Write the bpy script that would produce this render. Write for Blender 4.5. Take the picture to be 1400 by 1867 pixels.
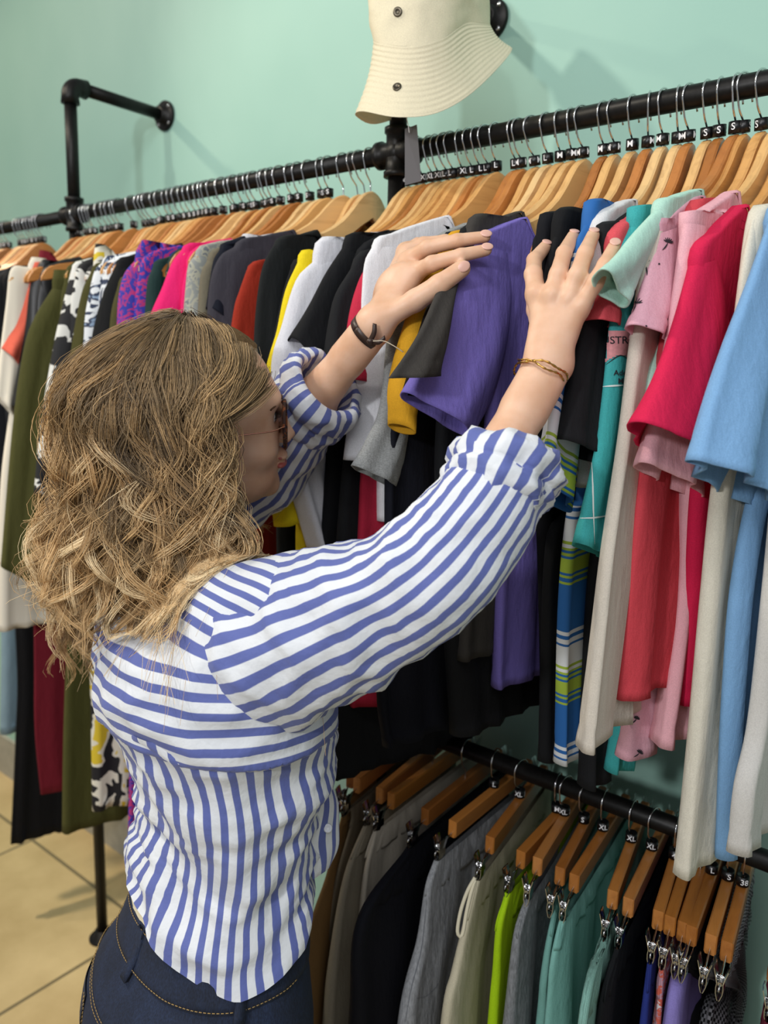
import bpy, math, random
import numpy as np
from math import sin, cos, pi, radians, sqrt
from mathutils import Vector, Matrix, noise as mnoise
random.seed(7); rng = np.random.default_rng(7)
scene = bpy.context.scene
for o in list(bpy.data.objects): bpy.data.objects.remove(o)

# ---------------------------------------------------------------- camera
CH = 1.48                                   # lens height above the floor
YAW, PITCH, ROLL, FPX = radians(38.26), radians(9.92), radians(1.60), 1426.0
_f = np.array([-sin(YAW)*cos(PITCH), cos(YAW)*cos(PITCH), -sin(PITCH)])
_r = np.array([cos(YAW), sin(YAW), 0.0]); _u = np.cross(_r, _f)
RT = cos(ROLL)*_r + sin(ROLL)*_u; UP = -sin(ROLL)*_r + cos(ROLL)*_u; FW = _f
CAM = np.array([0.0, 0.0, CH])
cd = bpy.data.cameras.new('camera'); cam = bpy.data.objects.new('camera', cd)
scene.collection.objects.link(cam); scene.camera = cam
cam.matrix_world = Matrix(((RT[0], UP[0], -FW[0], 0), (RT[1], UP[1], -FW[1], 0), (RT[2], UP[2], -FW[2], CH), (0, 0, 0, 1)))
cd.sensor_fit = 'VERTICAL'; cd.sensor_height = 24.0; cd.lens = 24.0*FPX/1867.0
cd.clip_start = 0.02; cd.dof.use_dof = True; cd.dof.focus_distance = 0.86; cd.dof.aperture_fstop = 3.0

def ray(x, y): return RT*(x-700)/FPX + UP*(933.5-y)/FPX + FW
def at_depth(x, y, d): return CAM + ray(x, y)*d
def on_y(x, y, Y): r = ray(x, y); return CAM + r*(Y/r[1])
def project(p):
    q = np.asarray(p, float) - CAM; z = q@FW
    return 700+FPX*(q@RT)/z, 933.5-FPX*(q@UP)/z, z

# ---------------------------------------------------------------- light
world = bpy.data.worlds.new('shop_air'); scene.world = world; world.use_nodes = True
world.node_tree.nodes['Background'].inputs[0].default_value = (0.93, 0.96, 1.0, 1)
world.node_tree.nodes['Background'].inputs[1].default_value = 0.29
def lamp(name, kind, loc, target, power, color, size=0.3, size_y=None, spot=None, blend=0.6):
    d = bpy.data.lights.new(name, kind); d.energy = power; d.color = color
    if kind == 'AREA':
        d.size = size
        if size_y: d.shape = 'RECTANGLE'; d.size_y = size_y
    else: d.shadow_soft_size = size
    if kind == 'SPOT': d.spot_size = radians(spot); d.spot_blend = blend
    o = bpy.data.objects.new(name, d); scene.collection.objects.link(o)
    o.location = loc; o.rotation_euler = (Vector(target)-Vector(loc)).to_track_quat('-Z', 'Y').to_euler()
    return o
lamp('track_spotlight', 'SPOT', (-1.75, -0.35, 3.0), (-0.55, 1.0, 1.45), 62, (1.0, 0.93, 0.80), 0.05, spot=80)
lamp('track_spotlight', 'SPOT', (-0.2, -0.75, 3.0), (-0.5, 1.0, 1.3), 18, (1.0, 0.96, 0.90), 0.07, spot=85)
lamp('track_spotlight', 'SPOT', (-2.9, -0.1, 3.0), (-1.9, 1.1, 1.4), 44, (1.0, 0.88, 0.66), 0.05, spot=85)
lamp('track_spotlight', 'SPOT', (-2.2, 0.35, 3.0), (-2.4, 0.35, 0), 170, (1.0, 0.86, 0.66), 0.06, spot=70)
lamp('opposite_display_lamp', 'SPOT', (-0.3, -2.0, 2.15), (-0.6, 1.1, 1.6), 100, (0.97, 0.98, 1.0), 0.10, spot=70)
lamp('overhead_fill', 'AREA', (0.4, -0.9, 2.9), (-0.6, 0.6, 1.2), 20, (0.95, 0.97, 1.0), 1.6, 1.2)  # soft fill added overhead on the camera side, not a real fixture
scene.view_settings.view_transform = 'Standard'; scene.view_settings.look = 'None'
scene.view_settings.exposure = 0.12; scene.view_settings.gamma = 1.0
scene.view_settings.use_curve_mapping = False

# ---------------------------------------------------------------- object helpers
def srgb(h):
    h = h.lstrip('#'); v = [int(h[i:i+2], 16)/255 for i in (0, 2, 4)]
    return tuple(c/12.92 if c <= 0.04045 else ((c+0.055)/1.055)**2.4 for c in v)+(1.0,)
def link(o): scene.collection.objects.link(o); return o
def tag(o, label=None, cat=None, group=None, kind=None):
    if label: o['label'] = label
    if cat: o['category'] = cat
    if group: o['group'] = group
    if kind: o['kind'] = kind
    return o
def empty(name, loc=(0, 0, 0), rz=0.0):
    o = bpy.data.objects.new(name, None); o.location = tuple(loc); o.rotation_euler = (0, 0, rz)
    o.empty_display_size = 0.05
    return link(o)
def mesh_data(name, V, F, uv=None, smooth=True, mat=None, attr=None):
    me = bpy.data.meshes.new(name)
    V = np.asarray(V, float)
    me.from_pydata(V.tolist(), [], [tuple(int(i) for i in f) for f in F])
    if smooth: me.polygons.foreach_set('use_smooth', [True]*len(me.polygons))
    if uv is not None:
        lay = me.uv_layers.new(name='UVMap'); uv = np.asarray(uv, float)
        idx = np.empty(len(me.loops), int); me.loops.foreach_get('vertex_index', idx)
        lay.data.foreach_set('uv', uv[idx].astype(np.float32).ravel())
    if attr is not None:
        for k, a in attr.items():
            at = me.attributes.new(k, 'FLOAT', 'POINT'); at.data.foreach_set('value', np.asarray(a, np.float32))
    if mat: me.materials.append(mat)
    me.update(); return me
def mesh_obj(name, V, F, mat=None, parent=None, uv=None, smooth=True, attr=None):
    """vertices are world coordinates; a parent's location is taken off so the part sits where it was built"""
    V = np.asarray(V, float)
    if parent is not None:
        M = np.array(parent_matrix(parent).inverted()); V = V@M[:3, :3].T+M[:3, 3]
    me = mesh_data(name, V, F, uv, smooth, mat, attr)
    o = link(bpy.data.objects.new(name, me))
    if parent is not None: o.parent = parent
    return o
def parent_matrix(o):
    m = Matrix.LocRotScale(o.location, o.rotation_euler, o.scale)
    return parent_matrix(o.parent)@m if o.parent else m
def grid_faces(n, m, off=0, closed=True):
    F = []
    for i in range(n-1):
        for j in range(m if closed else m-1):
            a = off+i*m+j; b = off+i*m+(j+1) % m
            F.append((a, b, b+m, a+m))
    return F
class Geo:
    def __init__(s): s.V = []; s.F = []; s.U = []; s.n = 0
    def add(s, V, F, U=None):
        V = np.asarray(V, float).reshape(-1, 3)
        s.V.append(V); s.F += [tuple(i+s.n for i in f) for f in F]
        s.U.append(np.zeros((len(V), 2)) if U is None else np.asarray(U, float).reshape(-1, 2)); s.n += len(V)
    def rings(s, R, cap0=False, cap1=False, U=None):
        R = np.asarray(R, float); n, m = R.shape[:2]; F = grid_faces(n, m)
        if cap0: F.append(tuple(range(m-1, -1, -1)))
        if cap1: F.append(tuple(range((n-1)*m, n*m)))
        s.add(R.reshape(-1, 3), F, U)
    def obj(s, name, mat, parent=None, smooth=True):
        return mesh_obj(name, np.concatenate(s.V), s.F, mat, parent, np.concatenate(s.U), smooth)
def frames(P):
    P = np.asarray(P, float); T = np.gradient(P, axis=0); T /= np.linalg.norm(T, axis=1)[:, None]+1e-12
    ref = np.array([0, 0, 1.0]) if abs(T[0][2]) < 0.9 else np.array([1.0, 0, 0])
    A = [np.cross(T[0], ref)]; A[0] /= np.linalg.norm(A[0])
    for i in range(1, len(P)):
        a = A[-1]-T[i]*(A[-1]@T[i]); A.append(a/(np.linalg.norm(a)+1e-12))
    A = np.array(A); return T, A, np.cross(T, A)
def tube_rings(P, r, m=10):
    P = np.asarray(P, float); r = np.broadcast_to(np.asarray(r, float), (len(P),))
    T, A, B = frames(P); t = np.arange(m)*2*pi/m
    return P[:, None]+(A[:, None]*np.cos(t)[None, :, None]+B[:, None]*np.sin(t)[None, :, None])*r[:, None, None]
def tube(geo, P, r, m=10, caps=True): geo.rings(tube_rings(P, r, m), caps, caps)
def lathe(geo, o, axis, prof, m=28, cap0=True, cap1=True):
    o = np.asarray(o, float); ax = np.asarray(axis, float); ax = ax/np.linalg.norm(ax)
    ref = np.array([0, 0, 1.0]) if abs(ax[2]) < 0.9 else np.array([1.0, 0, 0]); A = np.cross(ax, ref); A /= np.linalg.norm(A); B = np.cross(ax, A)
    t = np.arange(m)*2*pi/m; c = A[None]*np.cos(t)[:, None]+B[None]*np.sin(t)[:, None]
    geo.rings(np.array([o+ax*h+c*r for h, r in prof]), cap0, cap1)
def spline(P, n):
    """Catmull-Rom through P, n samples evenly spaced by arc length"""
    P = np.asarray(P, float)
    if len(P) == 2: t = np.linspace(0, 1, n)[:, None]; return P[0]*(1-t)+P[1]*t
    Q = np.vstack([2*P[0]-P[1], P, 2*P[-1]-P[-2]]); out = []
    for i in range(1, len(Q)-2):
        t = np.linspace(0, 1, 16, endpoint=False)[:, None]; a, b, c, d = Q[i-1:i+3]
        out.append(0.5*((2*b)+(-a+c)*t+(2*a-5*b+4*c-d)*t*t+(-a+3*b-3*c+d)*t**3))
    out = np.vstack(out+[P[-1:]]); L = np.r_[0, np.cumsum(np.linalg.norm(np.diff(out, axis=0), axis=1))]
    s = np.linspace(0, L[-1], n)
    return np.stack([np.interp(s, L, out[:, k]) for k in range(out.shape[1])], 1)
def box(geo, c, h, R=None):
    c = np.asarray(c, float); V = np.array([[x, y, z] for x in (-1, 1) for y in (-1, 1) for z in (-1, 1)])*np.asarray(h)
    if R is not None: V = V@np.asarray(R).T
    geo.add(V+c, [(0, 1, 3, 2), (4, 6, 7, 5), (0, 4, 5, 1), (2, 3, 7, 6), (0, 2, 6, 4), (1, 5, 7, 3)])

# ---------------------------------------------------------------- materials
def new_mat(name):
    m = bpy.data.materials.new(name); m.use_nodes = True; nt = m.node_tree
    return m, nt, nt.nodes['Principled BSDF']
def node(nt, t, **kw):
    n = nt.nodes.new(t)
    for k, v in kw.items():
        if k.startswith('i_'): n.inputs[k[2:].replace('_', ' ')].default_value = v
        else: setattr(n, k, v)
    return n
def ramp(nt, fac, stops, interp='LINEAR'):
    r = nt.nodes.new('ShaderNodeValToRGB'); cr = r.color_ramp; cr.interpolation = interp
    while len(cr.elements) > 1: cr.elements.remove(cr.elements[-1])
    cr.elements[0].position = stops[0][0]; cr.elements[0].color = stops[0][1]
    for p, c in stops[1:]: e = cr.elements.new(p); e.color = c
    nt.links.new(fac, r.inputs[0]); return r
def bump(nt, b, height, strength, dist=0.002, prev=None):
    n = node(nt, 'ShaderNodeBump'); n.inputs['Strength'].default_value = strength; n.inputs['Distance'].default_value = dist
    nt.links.new(height, n.inputs['Height'])
    if prev is not None: nt.links.new(prev.outputs[0], n.inputs['Normal'])
    if b is not None: nt.links.new(n.outputs[0], b.inputs['Normal'])
    return n
def coords(nt, scale=(1, 1, 1), out='Object'):
    tc = nt.nodes.new('ShaderNodeTexCoord'); mp = nt.nodes.new('ShaderNodeMapping'); mp.inputs['Scale'].default_value = scale
    nt.links.new(tc.outputs[out], mp.inputs['Vector']); return mp.outputs[0]
def fabric(name, col, rough=0.85, sheen=0.25, wrinkle=0.35, weave=0.25, heather=0.0, rib=0.0, var=0.06):
    m, nt, b = new_mat(name); c = srgb(col)
    b.inputs['Roughness'].default_value = rough; b.inputs['Sheen Weight'].default_value = sheen
    b.inputs['Sheen Roughness'].default_value = 0.5; b.inputs['Specular IOR Level'].default_value = 0.25
    b.inputs['Sheen Tint'].default_value = c
    v = coords(nt, (1, 1, 0.35)); n1 = node(nt, 'ShaderNodeTexNoise', i_Scale=34.0, i_Detail=4.0, i_Roughness=0.55); nt.links.new(v, n1.inputs['Vector'])
    v2 = coords(nt); n2 = node(nt, 'ShaderNodeTexNoise', i_Scale=900.0, i_Detail=2.0); nt.links.new(v2, n2.inputs['Vector'])
    dk = tuple(x*(1-var*2) for x in c[:3])+(1,); lt = tuple(min(1, x*(1+var)) for x in c[:3])+(1,)
    if heather:
        v3 = coords(nt, (1, 1, 0.22) if heather < 0 else (1, 1, 2.5)); n3 = node(nt, 'ShaderNodeTexNoise', i_Scale=420.0, i_Detail=3.0, i_Roughness=0.7); nt.links.new(v3, n3.inputs['Vector'])
        h = abs(heather); r = ramp(nt, n3.outputs[0], [(0.35, tuple(x*(1-h) for x in c[:3])+(1,)), (0.62, tuple(min(1, x*(1+h*0.6)) for x in c[:3])+(1,))])
    else: r = ramp(nt, n2.outputs[0], [(0.3, dk), (0.7, lt)])
    nt.links.new(r.outputs[0], b.inputs['Base Color'])
    p = bump(nt, None, n1.outputs[0], wrinkle, 0.012)
    if rib:
        w = node(nt, 'ShaderNodeTexWave', i_Scale=rib, i_Distortion=0.0); tc = nt.nodes.new('ShaderNodeTexCoord'); nt.links.new(tc.outputs['UV'], w.inputs['Vector'])
        p = bump(nt, None, w.outputs[1], 0.6, 0.001, p)
    bump(nt, b, n2.outputs[0], weave, 0.0006, p)
    return m
def plain(name, col, rough=0.5, metal=0.0, spec=0.5, noise_amt=0.0, nscale=40.0, coat=0.0):
    m, nt, b = new_mat(name); c = srgb(col)
    b.inputs['Base Color'].default_value = c; b.inputs['Roughness'].default_value = rough
    b.inputs['Metallic'].default_value = metal; b.inputs['Specular IOR Level'].default_value = spec; b.inputs['Coat Weight'].default_value = coat
    n = node(nt, 'ShaderNodeTexNoise', i_Scale=nscale, i_Detail=3.0); nt.links.new(coords(nt), n.inputs['Vector'])
    r = ramp(nt, n.outputs[0], [(0.3, tuple(x*(1-noise_amt) for x in c[:3])+(1,)), (0.7, tuple(min(1, x*(1+noise_amt)) for x in c[:3])+(1,))])
    nt.links.new(r.outputs[0], b.inputs['Base Color'])
    return m

# wall paint, floor, metal, wood
def wall_mat():
    m, nt, b = new_mat('mint_wall_paint'); b.inputs['Roughness'].default_value = 0.5; b.inputs['Specular IOR Level'].default_value = 0.3
    n = node(nt, 'ShaderNodeTexNoise', i_Scale=2.2, i_Detail=3.0); nt.links.new(coords(nt), n.inputs['Vector'])
    r = ramp(nt, n.outputs[0], [(0.3, srgb('#9bc4b6')), (0.7, srgb('#a6ccbe'))]); nt.links.new(r.outputs[0], b.inputs['Base Color'])
    n2 = node(nt, 'ShaderNodeTexNoise', i_Scale=5.0, i_Detail=2.0); nt.links.new(coords(nt, (1, 1, 0.5)), n2.inputs['Vector'])
    n3 = node(nt, 'ShaderNodeTexNoise', i_Scale=160.0, i_Detail=3.0); nt.links.new(coords(nt), n3.inputs['Vector'])
    p = bump(nt, None, n2.outputs[0], 0.35, 0.02); bump(nt, b, n3.outputs[0], 0.12, 0.001, p); return m
def floor_mat():
    m, nt, b = new_mat('beige_floor_tiles'); b.inputs['Roughness'].default_value = 0.38
    tc = nt.nodes.new('ShaderNodeTexCoord'); mp = nt.nodes.new('ShaderNodeMapping')
    mp.inputs['Location'].default_value = (TILE_X, TILE_Y, 0)
    nt.links.new(tc.outputs['Object'], mp.inputs['Vector'])
    br = node(nt, 'ShaderNodeTexBrick', offset=0.0, squash=1.0); br.inputs['Scale'].default_value = 1.0
    br.inputs['Brick Width'].default_value = 0.6; br.inputs['Row Height'].default_value = 0.6; br.inputs['Mortar Size'].default_value = 0.006; br.inputs['Mortar Smooth'].default_value = 0.3
    nt.links.new(mp.outputs[0], br.inputs['Vector'])
    n = node(nt, 'ShaderNodeTexNoise', i_Scale=5.0, i_Detail=6.0, i_Roughness=0.6); nt.links.new(coords(nt), n.inputs['Vector'])
    r = ramp(nt, n.outputs[0], [(0.3, srgb('#b59f72')), (0.75, srgb('#d2bd8f'))])
    nt.links.new(r.outputs[0], br.inputs['Color1']); nt.links.new(r.outputs[0], br.inputs['Color2'])
    br.inputs['Mortar'].default_value = srgb('#776b50'); nt.links.new(br.outputs[0], b.inputs['Base Color']); return m
TILE_X, TILE_Y = 1.648-0.0, -1.100+1.2
def wood_mat(name, stops, rnd=True):
    m, nt, b = new_mat(name); b.inputs['Roughness'].default_value = 0.34; b.inputs['Coat Weight'].default_value = 0.25; b.inputs['Coat Roughness'].default_value = 0.25
    oi = nt.nodes.new('ShaderNodeObjectInfo')
    base = ramp(nt, oi.outputs['Random'], stops)
    tc = nt.nodes.new('ShaderNodeTexCoord'); add = node(nt, 'ShaderNodeVectorMath', operation='ADD'); nt.links.new(tc.outputs['Object'], add.inputs[0])
    sc = node(nt, 'ShaderNodeVectorMath', operation='SCALE'); sc.inputs['Scale'].default_value = 7.0; cmb = nt.nodes.new('ShaderNodeCombineXYZ')
    for k in range(3): nt.links.new(oi.outputs['Random'], cmb.inputs[k])
    nt.links.new(cmb.outputs[0], sc.inputs[0]); nt.links.new(sc.outputs[0], add.inputs[1])
    mp = nt.nodes.new('ShaderNodeMapping'); mp.inputs['Scale'].default_value = (18, 2.2, 14); nt.links.new(add.outputs[0], mp.inputs['Vector'])
    n = node(nt, 'ShaderNodeTexNoise', i_Scale=3.0, i_Detail=6.0, i_Roughness=0.6, i_Distortion=1.2); nt.links.new(mp.outputs[0], n.inputs['Vector'])
    g = ramp(nt, n.outputs[0], [(0.25, (0.62, 0.52, 0.42, 1)), (0.5, (1, 1, 1, 1)), (0.8, (1.12, 1.1, 1.05, 1))])
    mx = node(nt, 'ShaderNodeMix', data_type='RGBA', blend_type='MULTIPLY'); mx.inputs[0].default_value = 0.75
    nt.links.new(base.outputs[0], mx.inputs[6]); nt.links.new(g.outputs[0], mx.inputs[7]); nt.links.new(mx.outputs[2], b.inputs['Base Color'])
    bump(nt, b, n.outputs[0], 0.15, 0.001); return m
M_WALL = wall_mat(); M_FLOOR = floor_mat()
M_PIPE = plain('black_iron_pipe', '#1d1c1b', 0.42, 0.6, 0.5, 0.25, 180)
M_CHROME = plain('chrome_wire', '#d8d8d8', 0.12, 1.0)
M_BLACK = plain('black_plastic', '#0c0c0e', 0.35)
M_PRINT = plain('white_print', '#f2f2f2', 0.6)
M_WOOD = wood_mat('honey_wood', [(0, srgb('#e8c288')), (0.3, srgb('#deb070')), (0.55, srgb('#d49c58')), (0.8, srgb('#c07c3e')), (1, srgb('#a5682f'))])
M_WOOD2 = wood_mat('amber_wood', [(0, srgb('#b87a40')), (0.5, srgb('#b0702f')), (1, srgb('#955a28'))])
def bmesh_sphere(c, r, nu=20, nv=12, sc=(1, 1, 1)):
    V = [(0, 0, 1)]+[(sin(pi*i/nv)*cos(2*pi*j/nu), sin(pi*i/nv)*sin(2*pi*j/nu), cos(pi*i/nv)) for i in range(1, nv) for j in range(nu)]+[(0, 0, -1)]
    F = [(0, 1+j, 1+(j+1) % nu) for j in range(nu)]
    for i in range(nv-2): F += [(1+i*nu+j, 1+(i+1)*nu+j, 1+(i+1)*nu+(j+1) % nu, 1+i*nu+(j+1) % nu) for j in range(nu)]
    b = 1+(nv-2)*nu; F += [(b+j, len(V)-1, b+(j+1) % nu) for j in range(nu)]
    return np.array(V)*np.array(sc)*r+np.asarray(c, float), F

# ---------------------------------------------------------------- room
def slab(name, lo, hi, mat, kind='structure'):
    g = Geo(); lo = np.array(lo, float); hi = np.array(hi, float); box(g, (lo+hi)/2, (hi-lo)/2)
    o = g.obj(name, mat, smooth=False); o['kind'] = kind; return o
WALL_Y = 1.25; RAIL_Y = 1.0; RAIL_Z = CH+0.334; LOW_Z = CH-0.583; ARM_Z = CH+0.603; PR = 0.0134
slab('wall_back', (-5.2, WALL_Y, 0), (1.6, WALL_Y+0.12, 3.2), M_WALL)
slab('floor', (-5.2, -2.6, -0.1), (1.6, WALL_Y+0.12, 0.0), M_FLOOR)
M_WOODTRIM = plain('grey_baseboard', '#a3a298', 0.5, 0, 0.4, 0.1)
slab('baseboard_back', (-5.2, WALL_Y-0.012, 0), (1.6, WALL_Y, 0.15), M_WOODTRIM)

# ---------------------------------------------------------------- pipe rack
def cyl(g, p, q, r, m=28, n=2): tube(g, np.linspace(p, q, max(3, n)), r, m)
rack = empty('clothes_rack', (-0.782, RAIL_Y, 0))
tag(rack, 'black iron pipe clothes rack bolted to the mint wall', 'clothes rack')
POSTS = [-1.692, -0.782, 0.13]
for name, z, x0, x1 in (('upper_rail', RAIL_Z, -3.4, 0.5), ('lower_rail', LOW_Z, -0.782, 0.5)):
    xs = [x0]+[p for p in POSTS if x0 < p < x1]+[x1]
    for a, b in zip(xs[:-1], xs[1:]):
        g = Geo(); cyl(g, (a+(0.012 if a > x0 or a in POSTS else 0), RAIL_Y, z), (b-0.012 if b < x1 else b, RAIL_Y, z), PR); g.obj(name, M_PIPE, rack)
for px in POSTS:
    g = Geo(); cyl(g, (px, RAIL_Y, 0.012), (px, RAIL_Y, RAIL_Z-0.012), PR); g.obj('post', M_PIPE, rack)
    g = Geo(); cyl(g, (px, RAIL_Y, RAIL_Z+0.012), (px, RAIL_Y, ARM_Z-0.02), PR); g.obj('upper_post', M_PIPE, rack)
    # cross fitting with collars
    for nm, z in (('cross_fitting', RAIL_Z),)+((('cross_fitting', LOW_Z),) if px > -1 else ()):
        g = Geo(); R = PR*1.32; C = (px, RAIL_Y, z)
        for d in ((1, 0, 0), (0, 0, 1)):
            d = np.array(d, float)
            prof = [(-0.036, R), (-0.0355, R*1.16), (-0.028, R*1.16), (-0.026, R), (-0.012, R*0.98), (0.012, R*0.98), (0.026, R), (0.028, R*1.16), (0.0355, R*1.16), (0.036, R)]
            lathe(g, C, d, prof)
        ico = bmesh_sphere(C, R*1.1); g.add(*ico)
        g.obj(nm, M_PIPE, rack)
    g = Geo(); a = np.linspace(0, pi/2, 10); er = 0.022        # elbow
    P = [(px, RAIL_Y+er-er*cos(t), ARM_Z-er+er*sin(t)) for t in a]
    P = [(px, RAIL_Y, ARM_Z-er-0.016)]+P+[(px, RAIL_Y+er+0.016, ARM_Z)]
    rr = [PR*1.5]+[PR*1.36]*len(a)+[PR*1.5]; tube(g, P, rr, 28); g.obj('elbow', M_PIPE, rack)
    g = Geo(); cyl(g, (px, RAIL_Y+er+0.01, ARM_Z), (px, WALL_Y-0.004, ARM_Z), PR); g.obj('arm', M_PIPE, rack)
    g = Geo()
    pr = [(0.0005, 0.001), (0.0005, 0.034), (-0.006, 0.034), (-0.0075, 0.032), (-0.0075, 0.021), (-0.022, 0.019), (-0.023, 0.017), (-0.023, 0.001)]
    lathe(g, (px, WALL_Y-0.0008, ARM_Z), (0, 1, 0), pr, 36)
    fl = g.obj('wall_flange', M_PIPE, rack)
    for k in range(4):
        t = pi/4+k*pi/2; g = Geo(); c = np.array((px+0.0265*cos(t), WALL_Y-0.0075, ARM_Z+0.0265*sin(t)))
        lathe(g, c, (0, -1, 0), [(-.001, .0042), (.0012, .0042), (.0024, .002)], 12); g.obj('screw', M_CHROME, fl)
    g = Geo(); lathe(g, (px, RAIL_Y, 0), (0, 0, 1), [(0, .034), (.006, .034), (.0075, .021), (.025, .019)], 30); g.obj('floor_flange', M_PIPE, rack)
# lower left rail section behind the shopper

# ---------------------------------------------------------------- hangers
HZ = 0.049                                 # rail centre to hanger neck
HPROF = [(0, 0), (.010, -.0022), (.02, -.009), (.03, -.019), (.04, -.031), (.05, -.041), (.06, -.050), (.08, -.063), (.1, -.072), (.13, -.080), (.155, -.086), (.172, -.093), (.183, -.102), (.189, -.114)]
HBOT = [(0, -.042), (.02, -.054), (.04, -.068), (.06, -.081), (.08, -.092), (.12, -.105), (.16, -.116), (.18, -.121), (.189, -.122)]
KINK = radians(20)
def h_top(s): return np.interp(abs(s), [a for a, _ in HPROF], [b for _, b in HPROF])
def h_bot(s): return np.interp(abs(s), [a for a, _ in HBOT], [b for _, b in HBOT])
def bend(s):
    """plan position on the contoured hanger: near wing along -y, far wing swept towards -x"""
    s = np.asarray(s, float); f = np.clip(-s, 0, None)
    sm = np.where(f > 0, f-0.012*(1-np.exp(-f/0.012)), 0)
    return np.stack([-sm*sin(KINK)*1.0, -np.maximum(s, 0)+np.where(f > 0, f*cos(KINK)+(f-sm)*(1-cos(KINK)), 0)], -1)
def hanger_body_mesh():
    S = np.r_[-np.r_[.189, .186, .18, np.linspace(.172, .06, 14)], np.linspace(-.052, .052, 17), np.r_[np.linspace(.06, .172, 14), .18, .186, .189]]
    t = 0.0062; b = 0.0022; R = []
    for s in S:
        zt, zb = h_top(s), h_bot(s)
        p = bend(s); e = 1e-3; d = bend(s+e)-bend(s-e); d /= np.linalg.norm(d); nn = np.array([-d[1], d[0]])
        ring = []
        for o_, z_ in ((-t, zb+b), (-t, zt-b), (-t+b, zt), (t-b, zt), (t, zt-b), (t, zb+b), (t-b, zb), (-t+b, zb)):
            ring.append((p[0]+nn[0]*o_, p[1]+nn[1]*o_, z_))
        R.append(ring)
    g = Geo(); g.rings(R, True, True); return mesh_data('wooden_body', np.concatenate(g.V), g.F, smooth=False, mat=M_WOOD)
def hook_curve(top=HZ, rr=0.0150):
    # from the neck up and over the pipe; local z=0 is the neck, rail centre at z=HZ
    P = [(0, 0, -0.006), (0, 0, 0.012), (0, -.003, 0.017)]
    R0 = PR+0.0022
    P += [(0, -.010, 0.026)]
    for a in np.linspace(radians(205), radians(-25), 16):
        P.append((0, R0*1.08*cos(a)*1.0, HZ+PR*0.0+R0*1.0*sin(a)+0.0))
    P.append((0, R0*1.12, HZ-0.014))
    return spline(P, 44)
def hook_mesh():
    g = Geo(); tube(g, hook_curve(), 0.00125, 8); return mesh_data('hook', np.concatenate(g.V), g.F, mat=M_CHROME)
def marker_mesh(r=0.0078, h=0.0125):
    g = Geo(); z0 = 0.0015
    pr = [(0, .0035), (0, r), (h, r), (h, r-.0015), (h-.004, .0025)]
    lathe(g, (0, 0, z0), (0, 0, 1), pr, 24, False, False)
    return mesh_data('size_marker', np.concatenate(g.V), g.F, mat=M_BLACK)
_txt = {}
def text_geo(s, size, bold=0.0):
    c = bpy.data.curves.new('writing', 'FONT'); c.body = s; c.size = size; c.align_x = 'CENTER'; c.align_y = 'CENTER'
    c.resolution_u = 3; c.offset = bold
    o = bpy.data.objects.new('writing', c); link(o); bpy.context.view_layer.update()
    me = bpy.data.meshes.new_from_object(o.evaluated_get(bpy.context.evaluated_depsgraph_get()))
    V = np.array([v.co[:] for v in me.vertices]); F = [tuple(p.vertices) for p in me.polygons]
    bpy.data.objects.remove(o); bpy.data.curves.remove(c); bpy.data.meshes.remove(me); return V, F
def letter_mesh(s, r=0.0081, h=0.0125, size=0.0105):
    if s in _txt: return _txt[s]
    V, F = text_geo(s, size, 0.0001); a = V[:, 0]/r
    # wrapped round the marker, facing -y; repeated on the +x side like the printed rings
    out = Geo()
    for t0 in (-0.15, 1.9):
        th = a+t0; out.add(np.stack([r*np.sin(th), -r*np.cos(th), V[:, 1]+0.0015+h/2], 1), F)
    _txt[s] = mesh_data('size_letter', np.concatenate(out.V), out.F, mat=M_PRINT, smooth=False); return _txt[s]
HB, HK, MK = hanger_body_mesh(), hook_mesh(), marker_mesh()
def rail_x(px): return on_y(px, 412-0.187*px, RAIL_Y)[0]
def hang_pose(x, yaw, tilt):
    h = HZ+PR; sh = h*sin(tilt)
    return (x+sin(yaw)*sh, RAIL_Y+cos(yaw)*sh, RAIL_Z+PR-h*cos(tilt))
def add_hanger(x, yaw, label, size=None, group=None, twist=0.0, tilt=0.0):
    o = empty('clothes_hanger', hang_pose(x, yaw, tilt)); o.rotation_euler = (tilt, 0, -yaw); tag(o, label, 'hanger', group)
    ks = [('wooden_body', HB), ('hook', HK)]
    if size: ks.append(('size_marker', MK))
    for n, me in ks:
        c = link(bpy.data.objects.new(n, me)); c.parent = o
        if n == 'hook': c.rotation_euler = (0, 0, yaw*0.6+twist)
        if n == 'size_marker':
            c.rotation_euler = (0, 0, yaw+0.35+twist*4)
            l = link(bpy.data.objects.new('size_letter', letter_mesh(size))); l.parent = c
    return o

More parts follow.
